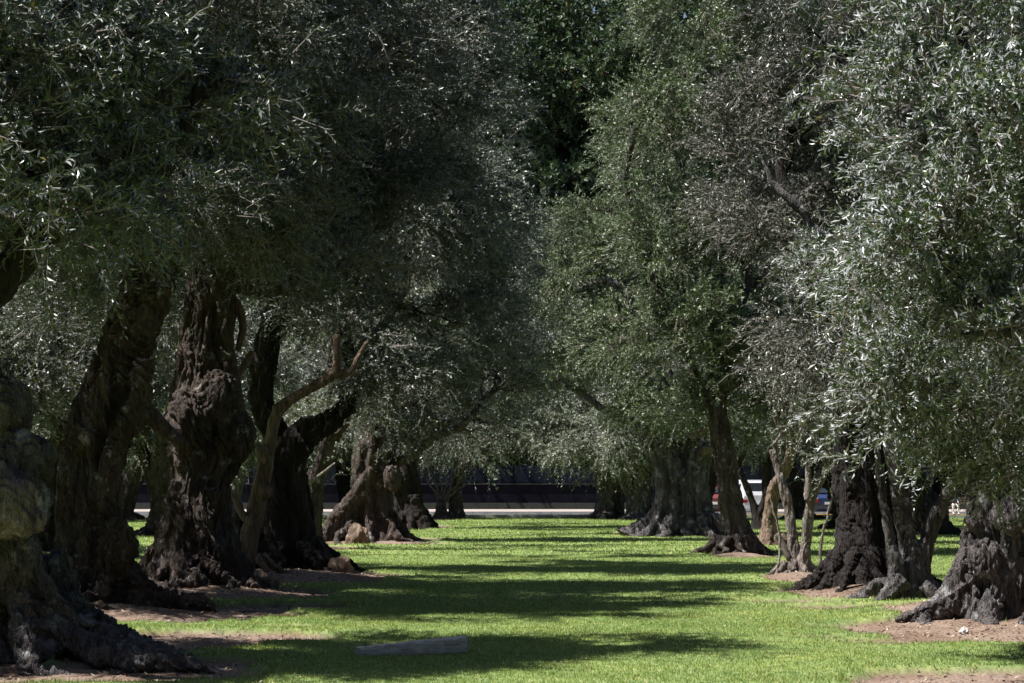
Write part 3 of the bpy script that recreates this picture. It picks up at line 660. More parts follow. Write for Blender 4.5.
# ================= right row
# --- R1 foreground right
b0 = (G(1005, 606)[0], 24.0)
tp = [tube(pxspine(24, [(1006, 628, 78), (1008, 606, 58), (1011, 580, 47), (1014, 550, 42), (1016, 520, 40), (1018, 490, 42), (1021, 450, 43), (1028, 400, 42), (1036, 350, 42), (1044, 300, 36)]), 30, 80, .10, 6, 1.2)]
for dx, w, ph in ((-42, 17, 0), (-22, 19, 1), (2, 20, 2), (26, 18, 3), (46, 18, 4)):
    tp.append(tube(pxspine(23.55 + abs(dx) * .004, [(1005 + dx * 1.6, 618, w * 1.1), (1008 + dx * 1.15, 585, w * .95), (1011 + dx * .92, 550, w * .85), (1013 + dx * .85, 510, w * .8), (1016 + dx * .88, 480, w * .75), (1020 + dx, 430, w * .65)]), 14, 50, .15, 3, 2, ph))
tp += [blob(P(985, 560, 23.4), .22, (1, .8, 1.2)), blob(P(1010, 515, 23.3), .22), blob(P(976, 522, 23.6), .12)]
tp += [tube(pxspine(23.6, [(974, 584, 13), (950, 600, 10), (922, 613, 7.5), (895, 622, 4)]), 12, 30, .2, 3)]
tp += roots(b0, 0.70, 8, 1.0, 81, dirs=[(3.35, 1.5), (2.9, 1.2), (3.9, 1.1), (4.3, .9), (4.7, 1.0), (5.1, .8), (5.6, .9), (0.2, .8), (2.3, .8)], rise=.9)
LB = [lobe(930, 250, 16.5, 75, 95, .85), lobe(985, 120, 16.5, 90, 110, 1.0), lobe(905, 110, 17.5, 60, 90, .8), lobe(1000, 330, 16.5, 80, 80, .8), lobe(920, 400, 18, 75, 60, .75), lobe(950, 10, 17, 80, 80, .9),
      lobe(1080, 200, 18, 130, 200, 1.6), lobe(1080, 0, 20, 200, 150, 2.2), lobe(1150, 260, 22, 180, 160, 2.2), lobe(1000, -120, 20, 180, 100, 2.2), lobe(990, 430, 18.5, 70, 40, .6), lobe(945, 455, 19, 50, 26, .5), lobe(1015, 458, 18.5, 50, 28, .5), lobe(1000, 250, 21, 120, 130, 1.4)]
build_tree("olive_tree", "thick rugged olive trunk at right foreground under bright leafy boughs", "olive tree", GR, b0, tp, LB, 11, 0.018, 0.04, BARK_G, LEAF_S,
           dict(NEAR, leaf=0.082, wid=.28, per=125, K=20, twigL=.36, clump=.42), [P(1040, 310, 24), P(1030, 370, 24)], 0.13, nlimb=8, twist=0.2)
# --- R2 twin dark trunk + split paler trunk
b0 = (G(868, 590)[0], 30.0)
tp = [tube(pxspine(30.3, [(862, 602, 50), (864, 585, 38), (868, 560, 32), (870, 530, 31), (872, 495, 33), (874, 460, 34), (872, 420, 32), (865, 370, 28), (860, 320, 24)]), 28, 70, .12, 4, 1)]
tp += roots(b0, 0.55, 7, .7, 91)
LB = [lobe(850, 330, 28, 75, 70, 1.4), lobe(800, 240, 30, 75, 80, 1.6), lobe(860, 190, 29, 80, 90, 1.6), lobe(790, 120, 30, 70, 90, 1.6), lobe(850, 50, 29, 90, 90, 1.8), lobe(800, 360, 29, 60, 50, 1.1), lobe(760, 180, 31, 60, 80, 1.4), lobe(850, 420, 28.5, 50, 34, .8), lobe(830, -60, 30, 160, 70, 2.4), lobe(960, 250, 30, 100, 150, 2)]
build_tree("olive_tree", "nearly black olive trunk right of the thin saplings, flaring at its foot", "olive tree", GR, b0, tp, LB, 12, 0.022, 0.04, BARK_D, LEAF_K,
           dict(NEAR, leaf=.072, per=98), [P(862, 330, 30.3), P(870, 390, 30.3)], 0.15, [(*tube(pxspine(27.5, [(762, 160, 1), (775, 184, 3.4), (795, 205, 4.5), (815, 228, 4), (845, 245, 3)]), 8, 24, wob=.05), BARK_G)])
b0 = (G(912, 600)[0], 27.8)
tp = [tube(pxspine(27.8, [(914, 612, 32), (914, 595, 24), (911, 575, 17), (907, 545, 11), (903, 520, 9), (900, 490, 9), (896, 460, 9), (888, 425, 8), (878, 390, 7)]), 18, 60, .14, 3, 2),
      tube(pxspine(27.5, [(896, 600, 12), (896, 570, 8), (890, 540, 6), (884, 505, 4.5), (879, 470, 4.5), (875, 440, 4)]), 12, 50, .1, 3), tube(pxspine(27.8, [(920, 575, 10), (925, 548, 8), (933, 522, 7.5), (946, 498, 7.5), (962, 476, 7.5), (980, 455, 7)]), 14, 40, .08, 3),
      tube(pxspine(27.2, [(903, 580, 9), (892, 592, 8), (880, 601, 6), (868, 606, 3)]), 12, 20, .2)]
tp += roots(b0, 0.4, 4, .7, 92, rise=.3)
build_tree("olive_tree", "grey split olive trunk with a smooth slanting limb, left of the rugged foreground trunk", "olive tree", GR, b0, tp,
           [lobe(870, 300, 24, 60, 70, 1.0), lobe(990, 400, 26, 60, 40, .9)], 13, 0.022, 0.025, BARK_G, LEAF_S, NEAR, [P(878, 390, 27.8), P(980, 450, 27.8)], 0.08, lump=.03)
# --- R3 pale saplings cluster
b0 = (G(798, 577)[0], 34.5)
tp = [tube(pxspine(34.5, [(796, 584, 15), (796, 570, 9), (793, 545, 6), (790, 520, 5.5), (785, 495, 4.8), (778, 470, 3.8), (772, 450, 3)]), 14, 50, .1, 3, 2), tube(pxspine(34.3, [(800, 582, 12), (803, 565, 6.5), (806, 540, 5.5), (808, 515, 5.5), (812, 495, 5), (820, 478, 5), (828, 462, 5), (833, 445, 3.5)]), 14, 50, .1, 3, 2),
      tube(pxspine(34.2, [(808, 500, 4), (808, 470, 3.2), (808, 440, 2.6), (810, 400, 2)]), 8, 30)]
tp += roots(b0, 0.26, 6, .35, 93)
ex = [(*tube(pxspine(34.3, [(790, 560, 3.2), (783, 545, 3.2), (777, 534, 3.4)]), 8, 10), BARK_L), (*tube(pxspine(33.9, [(819, 576, 1.4), (822, 540, 1.4), (830, 505, 1.1), (836, 490, .8)]), 6, 20, wob=.04), BARK_L), (*tube(pxspine(34.0, [(778, 568, 1.2), (780, 535, 1.2), (773, 510, 1), (770, 495, .7)]), 6, 20, wob=.04), BARK_L)]
LB = [lobe(800, 430, 34, 38, 44, .7, .7), lobe(785, 400, 34, 32, 32, .6, .8), lobe(835, 470, 33.5, 20, 20, .4, .6), lobe(792, 490, 34, 22, 22, .35, .45), lobe(810, 380, 34, 44, 36, .8)]
build_tree("olive_sapling", "pale slim multi-stemmed young olive on a small bare earth mound", "olive tree", GR, b0, tp, LB, 14, 0.016, 0.012, BARK_L, LEAF_P, dict(NEAR, per=50, clump=.35), [P(833, 448, 34.3), P(775, 455, 34.3)], 0.04, ex, lump=.015, fine=1.6, nlimb=3)
# --- R4
b0 = (G(742, 556)[0], 45.5)
tp = [tube(pxspine(45.5, [(742, 564, 34), (741, 552, 21), (737, 535, 14), (732, 510, 12), (728, 485, 11), (724, 455, 10.5), (720, 430, 10), (715, 390, 8)]), 20, 60, .12, 3, 2)]
tp += roots(b0, 0.45, 8, .7, 94)
LB = [lobe(700, 340, 45, 60, 60, 1.6), lobe(660, 250, 45.5, 50, 75, 1.6), lobe(720, 240, 45, 65, 80, 1.9), lobe(670, 130, 45, 50, 80, 1.7), lobe(740, 110, 46, 65, 90, 2), lobe(708, 20, 45.5, 58, 80, 1.9), lobe(760, 350, 46, 50, 60, 1.4), lobe(640, 340, 46, 45, 45, 1.3), lobe(690, 410, 46, 45, 30, 1.1), lobe(750, 0, 46, 70, 80, 2), lobe(760, 420, 46, 40, 30, 1.), lobe(765, -70, 46, 85, 60, 2.4)]
build_tree("olive_tree", "slim dark olive trunk on a reddish root mound in front of the parked cars", "olive tree", GR, b0, tp, LB, 15, 0.03, 0.03, BARK, LEAF_Y, dict(MID, per=112, gap=.12), [P(715, 395, 45.5), P(720, 430, 45.5)], 0.13, nlimb=7)
b0 = (G(768, 543)[0], 52.5)
tp = [tube(pxspine(52.5, [(768, 550, 22), (768, 540, 11), (769, 520, 7.5), (771, 500, 7), (775, 485, 6.5), (784, 472, 6), (790, 455, 5), (790, 430, 4)]), 14, 50, .1, 3)]
tp += roots(b0, 0.3, 6, .5, 95)
LB = [lobe(790, 400, 52, 50, 40, 1.4), lobe(810, 330, 53, 50, 50, 1.5), lobe(830, 420, 53, 36, 30, 1.1)]
build_tree("olive_tree", "thin sunlit reddish stem with a bent top behind the pale saplings", "olive tree", GR, b0, tp, LB, 16, 0.025, 0.02, BARK_R, LEAF, MID, [P(790, 440, 52.5)], 0.08, fine=1.4)
b0 = (G(757, 528)[0], 69.0)
tp = [tube(pxspine(69, [(759, 536, 16), (758, 528, 8), (757, 518, 6), (753, 505, 4), (748, 490, 3.4), (742, 476, 3.2), (738, 462, 3)]), 14, 40, .1, 3), tube(pxspine(69, [(758, 520, 5), (763, 508, 5), (766, 494, 5), (766, 478, 4.5), (768, 462, 4)]), 14, 40, .1, 3)]
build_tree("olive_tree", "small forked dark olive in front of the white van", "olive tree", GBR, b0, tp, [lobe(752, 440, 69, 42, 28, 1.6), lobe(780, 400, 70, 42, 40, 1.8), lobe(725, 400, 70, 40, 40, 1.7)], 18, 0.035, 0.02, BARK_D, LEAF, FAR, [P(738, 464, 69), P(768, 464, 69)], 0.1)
# --- R5 the big twin trunk
b0 = (G(682, 534)[0], 61.0)
tp = [tube(pxspine(61, [(656, 546, 44), (660, 536, 30), (667, 518, 19), (671, 495, 15.5), (668, 465, 14.5), (662, 445, 13), (655, 420, 11)]), 44, 70, .12, 9, .5), tube(pxspine(61, [(706, 546, 42), (703, 536, 28), (697, 518, 18), (694, 495, 15), (695, 465, 14), (700, 440, 12)]), 44, 70, .12, 9, .5),
      tube(pxspine(61, [(682, 545, 30), (682, 530, 20), (682, 500, 15), (681, 475, 12)]), 20, 30, .1, 5)]
tp += roots(b0, 1.1, 9, 1.1, 96, rise=.25, fat=.75)
LB = [lobe(640, 410, 60.5, 45, 34, 1.5), lobe(600, 350, 61, 45, 45, 1.7), lobe(700, 400, 61, 45, 36, 1.6), lobe(575, 290, 61, 36, 55, 1.5), lobe(620, 270, 61, 50, 70, 2), lobe(740, 380, 62, 50, 60, 2), lobe(560, 380, 61.5, 34, 34, 1.3), lobe(690, 320, 62, 60, 60, 2.3), lobe(740, 442, 61, 36, 16, 1.1), lobe(640, 180, 62, 50, 70, 2), lobe(583, 228, 61.5, 30, 34, 1.2)]
build_tree("olive_tree", "huge smooth blue-grey twin trunk with spreading buttress roots across the lawn", "olive tree", GR, b0, tp, LB, 17, 0.045, 0.04, BARK_G, LEAF_Y, dict(MID, per=92, leaf=.095, gap=.13), [P(662, 440, 61), P(700, 440, 61)], 0.2, [(*tube(pxspine(60.5, [(700, 452, 5), (715, 446, 4.5), (732, 440, 4)]), 8, 16, wob=.05), BARK_R), (*tube(pxspine(60.5, [(690, 436, 5), (712, 426, 3)]), 8, 16, wob=.05), BARK_R)], nlimb=7, twist=.1, smooth=5, lump=.015)

# ================= background olives: three kinds, shared meshes
def variant(seed, mtl, barkm, H=7.0, spread=3.6, low=2.0, lean=.5):
    rg = np.random.default_rng(seed); parts = []
    tx, ty = rg.normal(0, lean, 2)
    parts.append(tube([(0, 0, -.2, .75), (0, 0, .1, .6), (tx * .2, ty * .2, .8, .42), (tx * .6, ty * .6, 1.7, .38), (tx, ty, 2.6, .3)], 20, 40, .14, 4, 3))
    for k in range(2): a = rg.uniform(0, 6.28); parts.append(tube([(math.cos(a) * .3, math.sin(a) * .3, 0, .3), (math.cos(a) * .5, math.sin(a) * .5, 1.2, .22), (math.cos(a) * 1.3, math.sin(a) * 1.3, 2.6, .16)], 12, 30, .1, 3))
    for k in range(6):
        a = k + rg.uniform(-.3, .3); parts.append(tube([(0, 0, .4, .25), (math.cos(a) * .6, math.sin(a) * .6, .12, .16), (math.cos(a) * 1.2, math.sin(a) * 1.2, -.06, .08)], 10, 16))
    tr = gnarl("trunk", parts, 0.055, 0.05, (0, 0, 0), barkm, seed)
    lobes = []
    for k in range(13):
        a = k * 2.4 + rg.uniform(-.4, .4); rr = spread * math.sqrt((k + .5) / 13) * .8; z = low + .9 + (H - low - 1.6) * rg.uniform(0, 1) * (1 - .35 * rr / spread)
        lobes.append((math.cos(a) * rr, math.sin(a) * rr, z, *(rg.uniform(1.1, 1.7, 3) * np.array([1, 1, .85]))))
    lm = [limb_mesh("limb", (tx, ty, 2.5), .17, lobes[k], 1, seed * 10 + k, (0, 0, 0), barkm, 5) for k in range(6)]
    cr = foliage("crown", lobes, seed, mtl=mtl, **FAR)
    return tr, lm, cr
VARS = [variant(201, LEAF, BARK), variant(202, LEAF_K, BARK_D, 7.8, 3.9, 1.9), variant(203, LEAF_P, BARK_G, 6.6, 3.4, 1.7), variant(204, LEAF_K, BARK_D, 8.2, 4.0, 2.1, .9)]
def bg_tree(v, x, y, s, rz, label, group):
    tr, lm, cr = VARS[v]; t = empty("olive_tree", (x, y, float(gh(x, y)[0])), label, "olive tree", group, rz); t.scale = (s, s, s)
    link("trunk", tr, t); link("crown", cr, t)
    for q in lm: link("limb", q, t)
    return t
def at(px, D): return (px - 512) / F * D
bgl = [
 (0, at(120, 86), 86, 1.15, 0.3, "distant olive on a bright earth mound, framed between the second and third left trunks", GBL),
 (2, at(45, 62), 62, 1.1, 2.0, "sunlit silvery olive glimpsed above the grey burled foreground trunk", GBL),
 (1, at(40, 46), 46, 1.1, 1.0, "green olive crown behind the left edge trunks at middle distance", GBL),
 (2, at(230, 80), 80, 1.1, 4.0, "olive crown showing between the bulging trunk and the curving sapling", GBL),
 (0, at(180, 64), 62, 1.1, 5.0, "bright green olive crown low behind the bulging trunk", GBL),
 (3, at(290, 88), 88, 1.1, 0.0, "dark olive behind the thin pale broken stem", GBL),
 (0, at(-30, 84), 84, 1.2, 3.4, "far olive at the left edge of the park seen between leaning trunks", GBL),
 (1, at(350, 89), 89, 1.0, 2.4, "far olive hidden behind the broad fluted trunk", GBL),
 (2, at(640, 88), 88, 1.0, 1.6, "pale olive at far end left of the huge twin trunk", GBE),
 (2, at(608, 90), 90, 1.12, 4.6, "silvery low olive in front of the dark wall, by the lawn's far end", GBE),
 (1, at(700, 87), 87, 1.0, 5.6, "olive crown just behind the huge twin trunk near the road", GBR),
 (3, at(925, 62), 62, 1.25, 2.8, "heavy dark olive seen between the split trunk and the rugged foreground trunk", GBR),
 (1, at(850, 70), 70, 1.15, 3.7, "olive behind the black flaring trunk at middle distance", GBR),
 (0, at(990, 82), 82, 1.1, 1.2, "far olive behind the rugged right foreground trunk", GBR),
 (2, at(1040, 48), 48, 1.2, 4.2, "olive beyond the right edge row, mostly behind foreground boughs", GBR),
 (3, at(800, 89), 89, 1.0, 0.4, "olive by the yellow kerb behind the pale saplings", GBR),
]
for a in bgl: bg_tree(*a)

# ================= tall dark broadleaf trees beyond the road
def tall_variant(seed):
    rg = np.random.default_rng(seed); H = 27
    parts = [tube([(0, 0, -.2, .9), (0, 0, 1, .6), (.3, .2, 6, .5), (0, -.2, 14, .35), (.2, 0, 22, .15)], 14, 40, .1, 4)]
    tr = gnarl("trunk", parts, .12, .04, (0, 0, 0), BARK_D, seed)
    lobes = []
    for k in range(7): lobes.append((4.2 * math.cos(k * .9), 4.2 * math.sin(k * .9), 2.6, 2.4, 2.4, 1.9))
    for k in range(30):
        z = 3.5 + (H - 6) * (k + rg.uniform(0, 1)) / 30; w = 5.2 * (0.75 + .45 * math.sin(math.pi * min(1, (z - 1) / H * 1.05))); a = k * 2.399
        rr = w * rg.uniform(.35, .75); lobes.append((math.cos(a) * rr, math.sin(a) * rr, z, *(rg.uniform(1.7, 2.9, 3) * np.array([1, 1, .75]))))
    lm = [limb_mesh("limb", (0, 0, max(3, lobes[k][2] - 3)), .22, lobes[k], 1, seed + k, (0, 0, 0), BARK_D, 4) for k in range(0, 30, 4)]
    cr = foliage("crown", lobes, seed, leaf=.30, wid=.5, per=4.6, K=14, twigL=1.0, droop=.4, mtl=LEAF_T, clump=1.05, gap=-.3)
    return tr, lm, cr
TV = [tall_variant(301), tall_variant(302)]
tl = [(-44, 128), (-35, 124), (-26, 127), (-18, 123), (-10, 127), (-3, 122), (5, 125.5), (12, 123), (20, 127), (28, 124), (37, 128), (46, 125), (-30, 140), (-14, 139), (1, 138), (9, 141), (24, 139), (40, 141), (-6.5, 133), (16, 134)]
names = ["at the far left end of the tree line", "second from the left end of the tree line", "third from the left end of the tree line", "above the second left trunk", "above the bulging trunk's crown", "just left of the central gap", "filling the central gap between the olive rows", "just right of the central gap", "behind the slim dark trunk's crown", "behind the pale saplings", "second from the right end of the tree line", "at the right end of the tree line"]
for k, (x, y) in enumerate(tl):
    lab = "tall dark broadleaf tree beyond the road, " + (names[k] if k < len(names) else ["rear rank at far left", "rear rank left of centre", "rear rank peeking through the central gap", "rear rank right of the gap", "rear rank behind the right olives", "rear rank at far right", "middle rank behind the wall, left of the gap", "middle rank behind the wall, right of the gap"][k - len(names)])
    t = empty("broadleaf_tree", (x, y, 0), lab, "tree", "tall dark trees beyond the road", k * 1.7); s = 1.25 + .16 * ((k * 7) % 5) / 4; t.scale = (s, s, s)
    tr, lm, cr = TV[k % 2]; link("trunk", tr, t); link("crown", cr, t)
    for q in lm: link("limb", q, t)

# ------------------------------------------------------------------ timber on the lawn
gp = G(412, 652)
m, nt, b = mat("weathered_timber"); v = texco(nt, (1.5, 14, 14)); n1 = noise_n(nt, v, 4, 6, .7)
nt.links.new(ramp(nt, [(.3, (.16, .13, .11)), (.5, (.42, .38, .34)), (.75, (.66, .62, .56))], n1), b.inputs["Base Color"]); b.inputs["Roughness"].default_value = .9; bump(nt, n1, .7, .01, b); TIM = m
rg = np.random.default_rng(3); nL = 60; seg = 20; V = []
for i in range(nL):
    s = i / (nL - 1); x = -.56 + 1.12 * s; w = .10 * (.8 + .2 * s); h = (.05 + .035 * s); 
    for j in range(seg):
        a = 2 * math.pi * j / seg; c_, s_ = math.cos(a), math.sin(a); e = .22
        V.append((x * .93, w * math.copysign(abs(c_) ** e, c_), .03 + h * .6 + h * math.copysign(abs(s_) ** e, s_) ))
V = np.array(V); V[:, 2] -= .02; V[:, 0] += .03 * np.sign(V[:, 0]) * (np.abs(V[:, 0]) > .5) * noise(V * 22); V += .011 * np.stack([fbm(V * 14 + 5 * k) for k in range(3)], 1)
i, j = np.meshgrid(np.arange(nL - 1), np.arange(seg), indexing='ij')
Fq = np.stack([i * seg + j, i * seg + (j + 1) % seg, (i + 1) * seg + (j + 1) % seg, (i + 1) * seg + j], -1).reshape(-1, 4).tolist()
me = bpy.data.meshes.new("timber"); me.from_pydata(V.tolist(), [], Fq + [list(range(seg))[::-1], [(nL - 1) * seg + q for q in range(seg)]]); me.materials.append(TIM); me.update()
for pl in me.polygons: pl.use_smooth = len(pl.vertices) == 4
o = link("timber_plank", me, loc=(gp[0], gp[1], float(gh(gp[0], gp[1])[0]))); o.rotation_euler = (0, R(-1.6), R(14)); setp(o, "weathered grey timber lying half sunk in the shaded lawn", "log")

# stones and stumps
def stone(px, py, r, sq, label, cat, m, seed, name="stone"):
    bm = bmesh.new(); bmesh.ops.create_icosphere(bm, subdivisions=4, radius=1); me = bpy.data.meshes.new(name); bm.to_mesh(me); bm.free()
    V = np.empty(len(me.vertices) * 3, np.float32); me.vertices.foreach_get("co", V); V = V.reshape(-1, 3).astype(float)
    V *= (1 + .35 * fbm(V * 1.3 + seed, 3)[:, None]); V = V * np.array(sq) * r; me.vertices.foreach_set("co", V.astype(np.float32).ravel()); me.materials.append(m)
    for pl in me.polygons: pl.use_smooth = True
    g = G(px, py); o = link(name, me, loc=(g[0], g[1], float(gh(g[0], g[1])[0]) + r * sq[2] * .35)); setp(o, label, cat)
STONE = plain("pale_stone", (.45, .40, .38), .9, nscale=20)
stone(964, 633, .05, (1, .8, 1), "small pale stone block on bare earth below the rugged right trunk", "stone", STONE, 1)
stone(340, 573, .23, (1, .8, .9), "brown root stump poking from the earth right of the curving sapling", "stump", BARK_R, 2, "root_stump")
stone(358, 543, .38, (.8, .7, 1), "sunlit brown stump at the foot of the broad fluted trunk", "stump", BARK_R, 3, "root_stump")
stone(262, 586, .25, (1.1, .8, .8), "rounded brown root knob at the foot of the curving sapling", "stump", BARK_R, 4, "root_stump")
# loose dry leaves on the bare earth
rg = np.random.default_rng(77); n = 60000
y = np.sqrt(rg.uniform(15 ** 2, 42 ** 2, n)); x = rg.uniform(-.29, .29, n) * y; k = dirt_val(x, y) > 0.02; x, y = x[k], y[k]; n = len(x); z = gh(x, y) + .006
a = rg.uniform(0, 6.28, n); L = rg.uniform(.015, .04, n); w = L * .3; d = np.stack([np.cos(a), np.sin(a), rg.normal(0, .3, n)], 1) * L[:, None]; e = np.stack([-np.sin(a), np.cos(a), rg.normal(0, .3, n)], 1) * w[:, None]
B = np.stack([x, y, z], 1); V = np.stack([B - d, B - e, B + d, B + e], 1).reshape(-1, 3)
m, nt, b = mat("dry_leaf"); geo = N(nt, "ShaderNodeNewGeometry"); nt.links.new(ramp(nt, [(0, (.05, .035, .025)), (.6, (.2, .14, .09)), (1, (.42, .34, .25))], geo.outputs["Random Per Island"]), b.inputs["Base Color"]); b.inputs["Roughness"].default_value = .8
setp(link("leaf_litter", mesh_np("leaf_litter", V, np.arange(n * 4).reshape(-1, 4), mats=[m])), "dry fallen leaves scattered on the bare earth under the olives", "fallen leaves", kind="stuff")

# ------------------------------------------------------------------ parked cars (seen end-on)
GLASS, nt, b = mat("car_glass"); b.inputs["Base Color"].default_value = (.02, .025, .03, 1); b.inputs["Roughness"].default_value = .06; b.inputs["Specular IOR Level"].default_value = .8
RUB = plain("rubber", (.02, .02, .02), .8); RIM = plain("rim", (.5, .5, .52), .3, .8); LAMPR = plain("tail_lamp", (.35, .02, .02), .25); LAMPW = plain("head_lamp", (.75, .75, .72), .15); BUMP = plain("bumper", (.05, .05, .055), .5); PLATE = plain("plate", (.7, .7, .66), .4)
def car(label, col, x, y, rz, H=1.5, W=1.75, L=4.1, van=False, cat="car"):
    t = empty("parked_" + ("van" if van else "car"), (x, y, 0.006), label, cat, "cars parked beyond the lawn", rz)
    paint = plain("paint", col, .3, coat=.6, var=.04)
    # cross sections along length: (y, half width, z bottom, z shoulder, z roof, roof half width)
    hl, hw = L / 2, W / 2
    if van: secs = [(-hl, .86, .35, .95, 1.0, .80), (-hl + .08, .98, .25, 1.0, H * .72, .86), (-hl + .35, 1, .2, 1.02, H * .97, .80), (0, 1, .2, 1.0, H, .80), (hl * .45, 1, .2, .98, H * .96, .78), (hl * .72, .98, .2, .95, 1.02, .8), (hl - .12, .93, .25, .8, .86, .8), (hl, .8, .35, .62, .7, .7)]
    else: secs = [(-hl, .84, .35, .8, .86, .76), (-hl + .1, .97, .25, .9, .95, .84), (-hl + .55, 1, .2, .93, H * .93, .72), (-.1, 1, .2, .92, H, .72), (hl * .28, 1, .2, .9, H * .95, .70), (hl * .55, .98, .2, .87, .92, .78), (hl - .15, .92, .25, .74, .78, .8), (hl, .78, .35, .56, .64, .7)]
    bm = bmesh.new(); rings = []
    for (yy, w, zb, zs, zr, rw) in secs:
        w *= hw; rw *= hw; pr = [(-w * .9, zb), (-w, zb + .12), (-w, zs - .08), (-w * .97, zs), (-rw, zr - .05), (-rw * .85, zr), (rw * .85, zr), (rw, zr - .05), (w * .97, zs), (w, zs - .08), (w, zb + .12), (w * .9, zb)]
        rings.append([bm.verts.new((p_[0], yy, p_[1])) for p_ in pr])
    for a_, b__ in zip(rings, rings[1:]):
        for k in range(12): bm.faces.new((a_[k], b__[k], b__[(k + 1) % 12], a_[(k + 1) % 12]))
    bm.faces.new(rings[0]); bm.faces.new(rings[-1][::-1]); bmesh.ops.recalc_face_normals(bm, faces=bm.faces); bm_obj("body", bm, paint, t, True).data.shade_flat()
    zt = H * .95
    bm = bmesh.new(); box(bm, (0, -hl + (.12 if van else .30), 1.0 + (H - 1) * .5), (W * .74, .03, (H - 1) * .62), bev=.01, rx=R(-14 if van else -38)); bm_obj("rear_window", bm, GLASS, t)
    bm = bmesh.new(); box(bm, (0, hl * (.6 if van else .43), .95 + (H - .95) * .5), (W * .72, .03, (H - .95) * .85), bev=.01, rx=R(42)); bm_obj("windscreen", bm, GLASS, t)
    for s in (-1, 1):
        for yy in (-hl * .42, hl * .14):
            bm = bmesh.new(); box(bm, (s * hw * .885, yy, .94 + (H - .94) * .46), (.03, hl * .48, (H - .94) * .62), bev=.012, ry=R(-s * 15)); bm_obj("side_window", bm, GLASS, t)
        bm = bmesh.new(); box(bm, (s * hw * .78, -hl - .0, .72), (W * .13, .08, .16), bev=.02); bm_obj("tail_light", bm, LAMPR, t)
        bm = bmesh.new(); box(bm, (s * hw * .62, hl - .04, .60), (W * .18, .12, .11), bev=.02); bm_obj("headlight", bm, LAMPW, t)
        bm = bmesh.new(); box(bm, (s * (hw + .09), hl * .36, .98), (.16, .1, .12), bev=.03); bm_obj("mirror", bm, paint, t)
        for yy in (-hl * .62, hl * .62):
            bm = bmesh.new(); bmesh.ops.create_cone(bm, cap_ends=True, segments=28, radius1=.31, radius2=.31, depth=.2, matrix=Matrix.Translation((s * (hw - .09), yy, .31)) @ Matrix.Rotation(math.pi / 2, 4, 'Y')); w = bm_obj("wheel", bm, RUB, t)
            bm = bmesh.new(); bmesh.ops.create_cone(bm, cap_ends=True, segments=20, radius1=.19, radius2=.17, depth=.03, matrix=Matrix.Translation((s * (hw + .02), yy, .31)) @ Matrix.Rotation(math.pi / 2, 4, 'Y')); bm_obj("rim", bm, RIM, w)
    bm = bmesh.new(); box(bm, (0, -hl - .02, .42), (W * .92, .1, .18), bev=.03); bm_obj("rear_bumper", bm, BUMP if not van else paint, t)
    bm = bmesh.new(); box(bm, (0, hl + .0, .36), (W * .86, .1, .2), bev=.03); bm_obj("front_bumper", bm, BUMP, t)
    bm = bmesh.new(); box(bm, (0, -hl - .03, .62), (.5, .03, .12), bev=.005); bm_obj("number_plate", bm, PLATE, t)
    return t
car("white van parked beyond the slim dark trunk, its pale rear showing", (.62, .63, .66), at(752, 98), 98.4, R(4), 1.75, 1.85, 4.2, True, "van")
car("dark red parked car mostly hidden between the twin trunk and the slim trunk", (.13, .03, .032), at(711, 98), 98.6, R(-3), 1.45)
car("dark blue parked car seen through the pale saplings", (.02, .03, .09), at(822, 98), 98.6, R(3), 1.4)
car("dark parked car behind the thin pale broken stem at left", (.015, .018, .03), at(302, 98), 98.6, R(184), 1.4)

# ------------------------------------------------------------------ seated person and bench on the path beyond the lawn
def skin_body(name, edges_pts, edges, radii, mtls, root=0, sub=2):
    me = bpy.data.meshes.new(name); me.from_pydata([tuple(p) for p in edges_pts], edges, []); me.update()
    o = bpy.data.objects.new(name, me); COL.objects.link(o)
    md = o.modifiers.new("skin", 'SKIN'); o.modifiers.new("sub", 'SUBSURF').levels = sub
    for k, v_ in enumerate(me.skin_vertices[0].data):
        rr = radii[k]; v_.radius = rr if isinstance(rr, tuple) else (rr, rr); v_.use_root = (k == root)
    dg = bpy.context.evaluated_depsgraph_get(); dg.update(); m2 = bpy.data.meshes.new_from_object(o.evaluated_get(dg)); bpy.data.objects.remove(o)
    m2.name = name; m2.materials.clear()
    for mm in mtls: m2.materials.append(mm)
    for pl in m2.polygons: pl.use_smooth = True
    return m2
SKIN = plain("skin", (.50, .34, .26), .55, var=.05); SHIRT = plain("navy_cloth", (.035, .05, .13), .9); TROUS = plain("pale_cloth", (.55, .50, .45), .9); HAIR = plain("grey_hair", (.55, .54, .52), .8); SHOE = plain("shoe", (.04, .035, .03), .6)
px_, py_ = at(951, 93.2), 93.2
t = empty("person", (px_, py_, 0.10), "person in navy shirt and pale trousers sitting on a bench beyond the lawn at right", "person", rz=R(8))
pts = [(0, 0, .50), (0, -.01, .68), (0, .0, .86), (0, .01, .97), (0, 0, 1.04), (0, -.02, 1.10), (0, -.025, 1.17),
       (.17, 0, .93), (.24, -.05, .72), (.18, -.26, .60), (.13, -.36, .58), (-.17, 0, .93), (-.24, -.05, .72), (-.18, -.26, .60), (-.13, -.36, .58),
       (.10, -.02, .48), (.12, -.44, .50), (.12, -.42, .10), (.12, -.56, .045), (-.10, -.02, .48), (-.12, -.44, .50), (-.12, -.42, .10), (-.12, -.56, .045)]
ed = [(0, 1), (1, 2), (2, 3), (3, 4), (4, 5), (5, 6), (3, 7), (7, 8), (8, 9), (9, 10), (3, 11), (11, 12), (12, 13), (13, 14), (0, 15), (15, 16), (16, 17), (17, 18), (0, 19), (19, 20), (20, 21), (21, 22)]
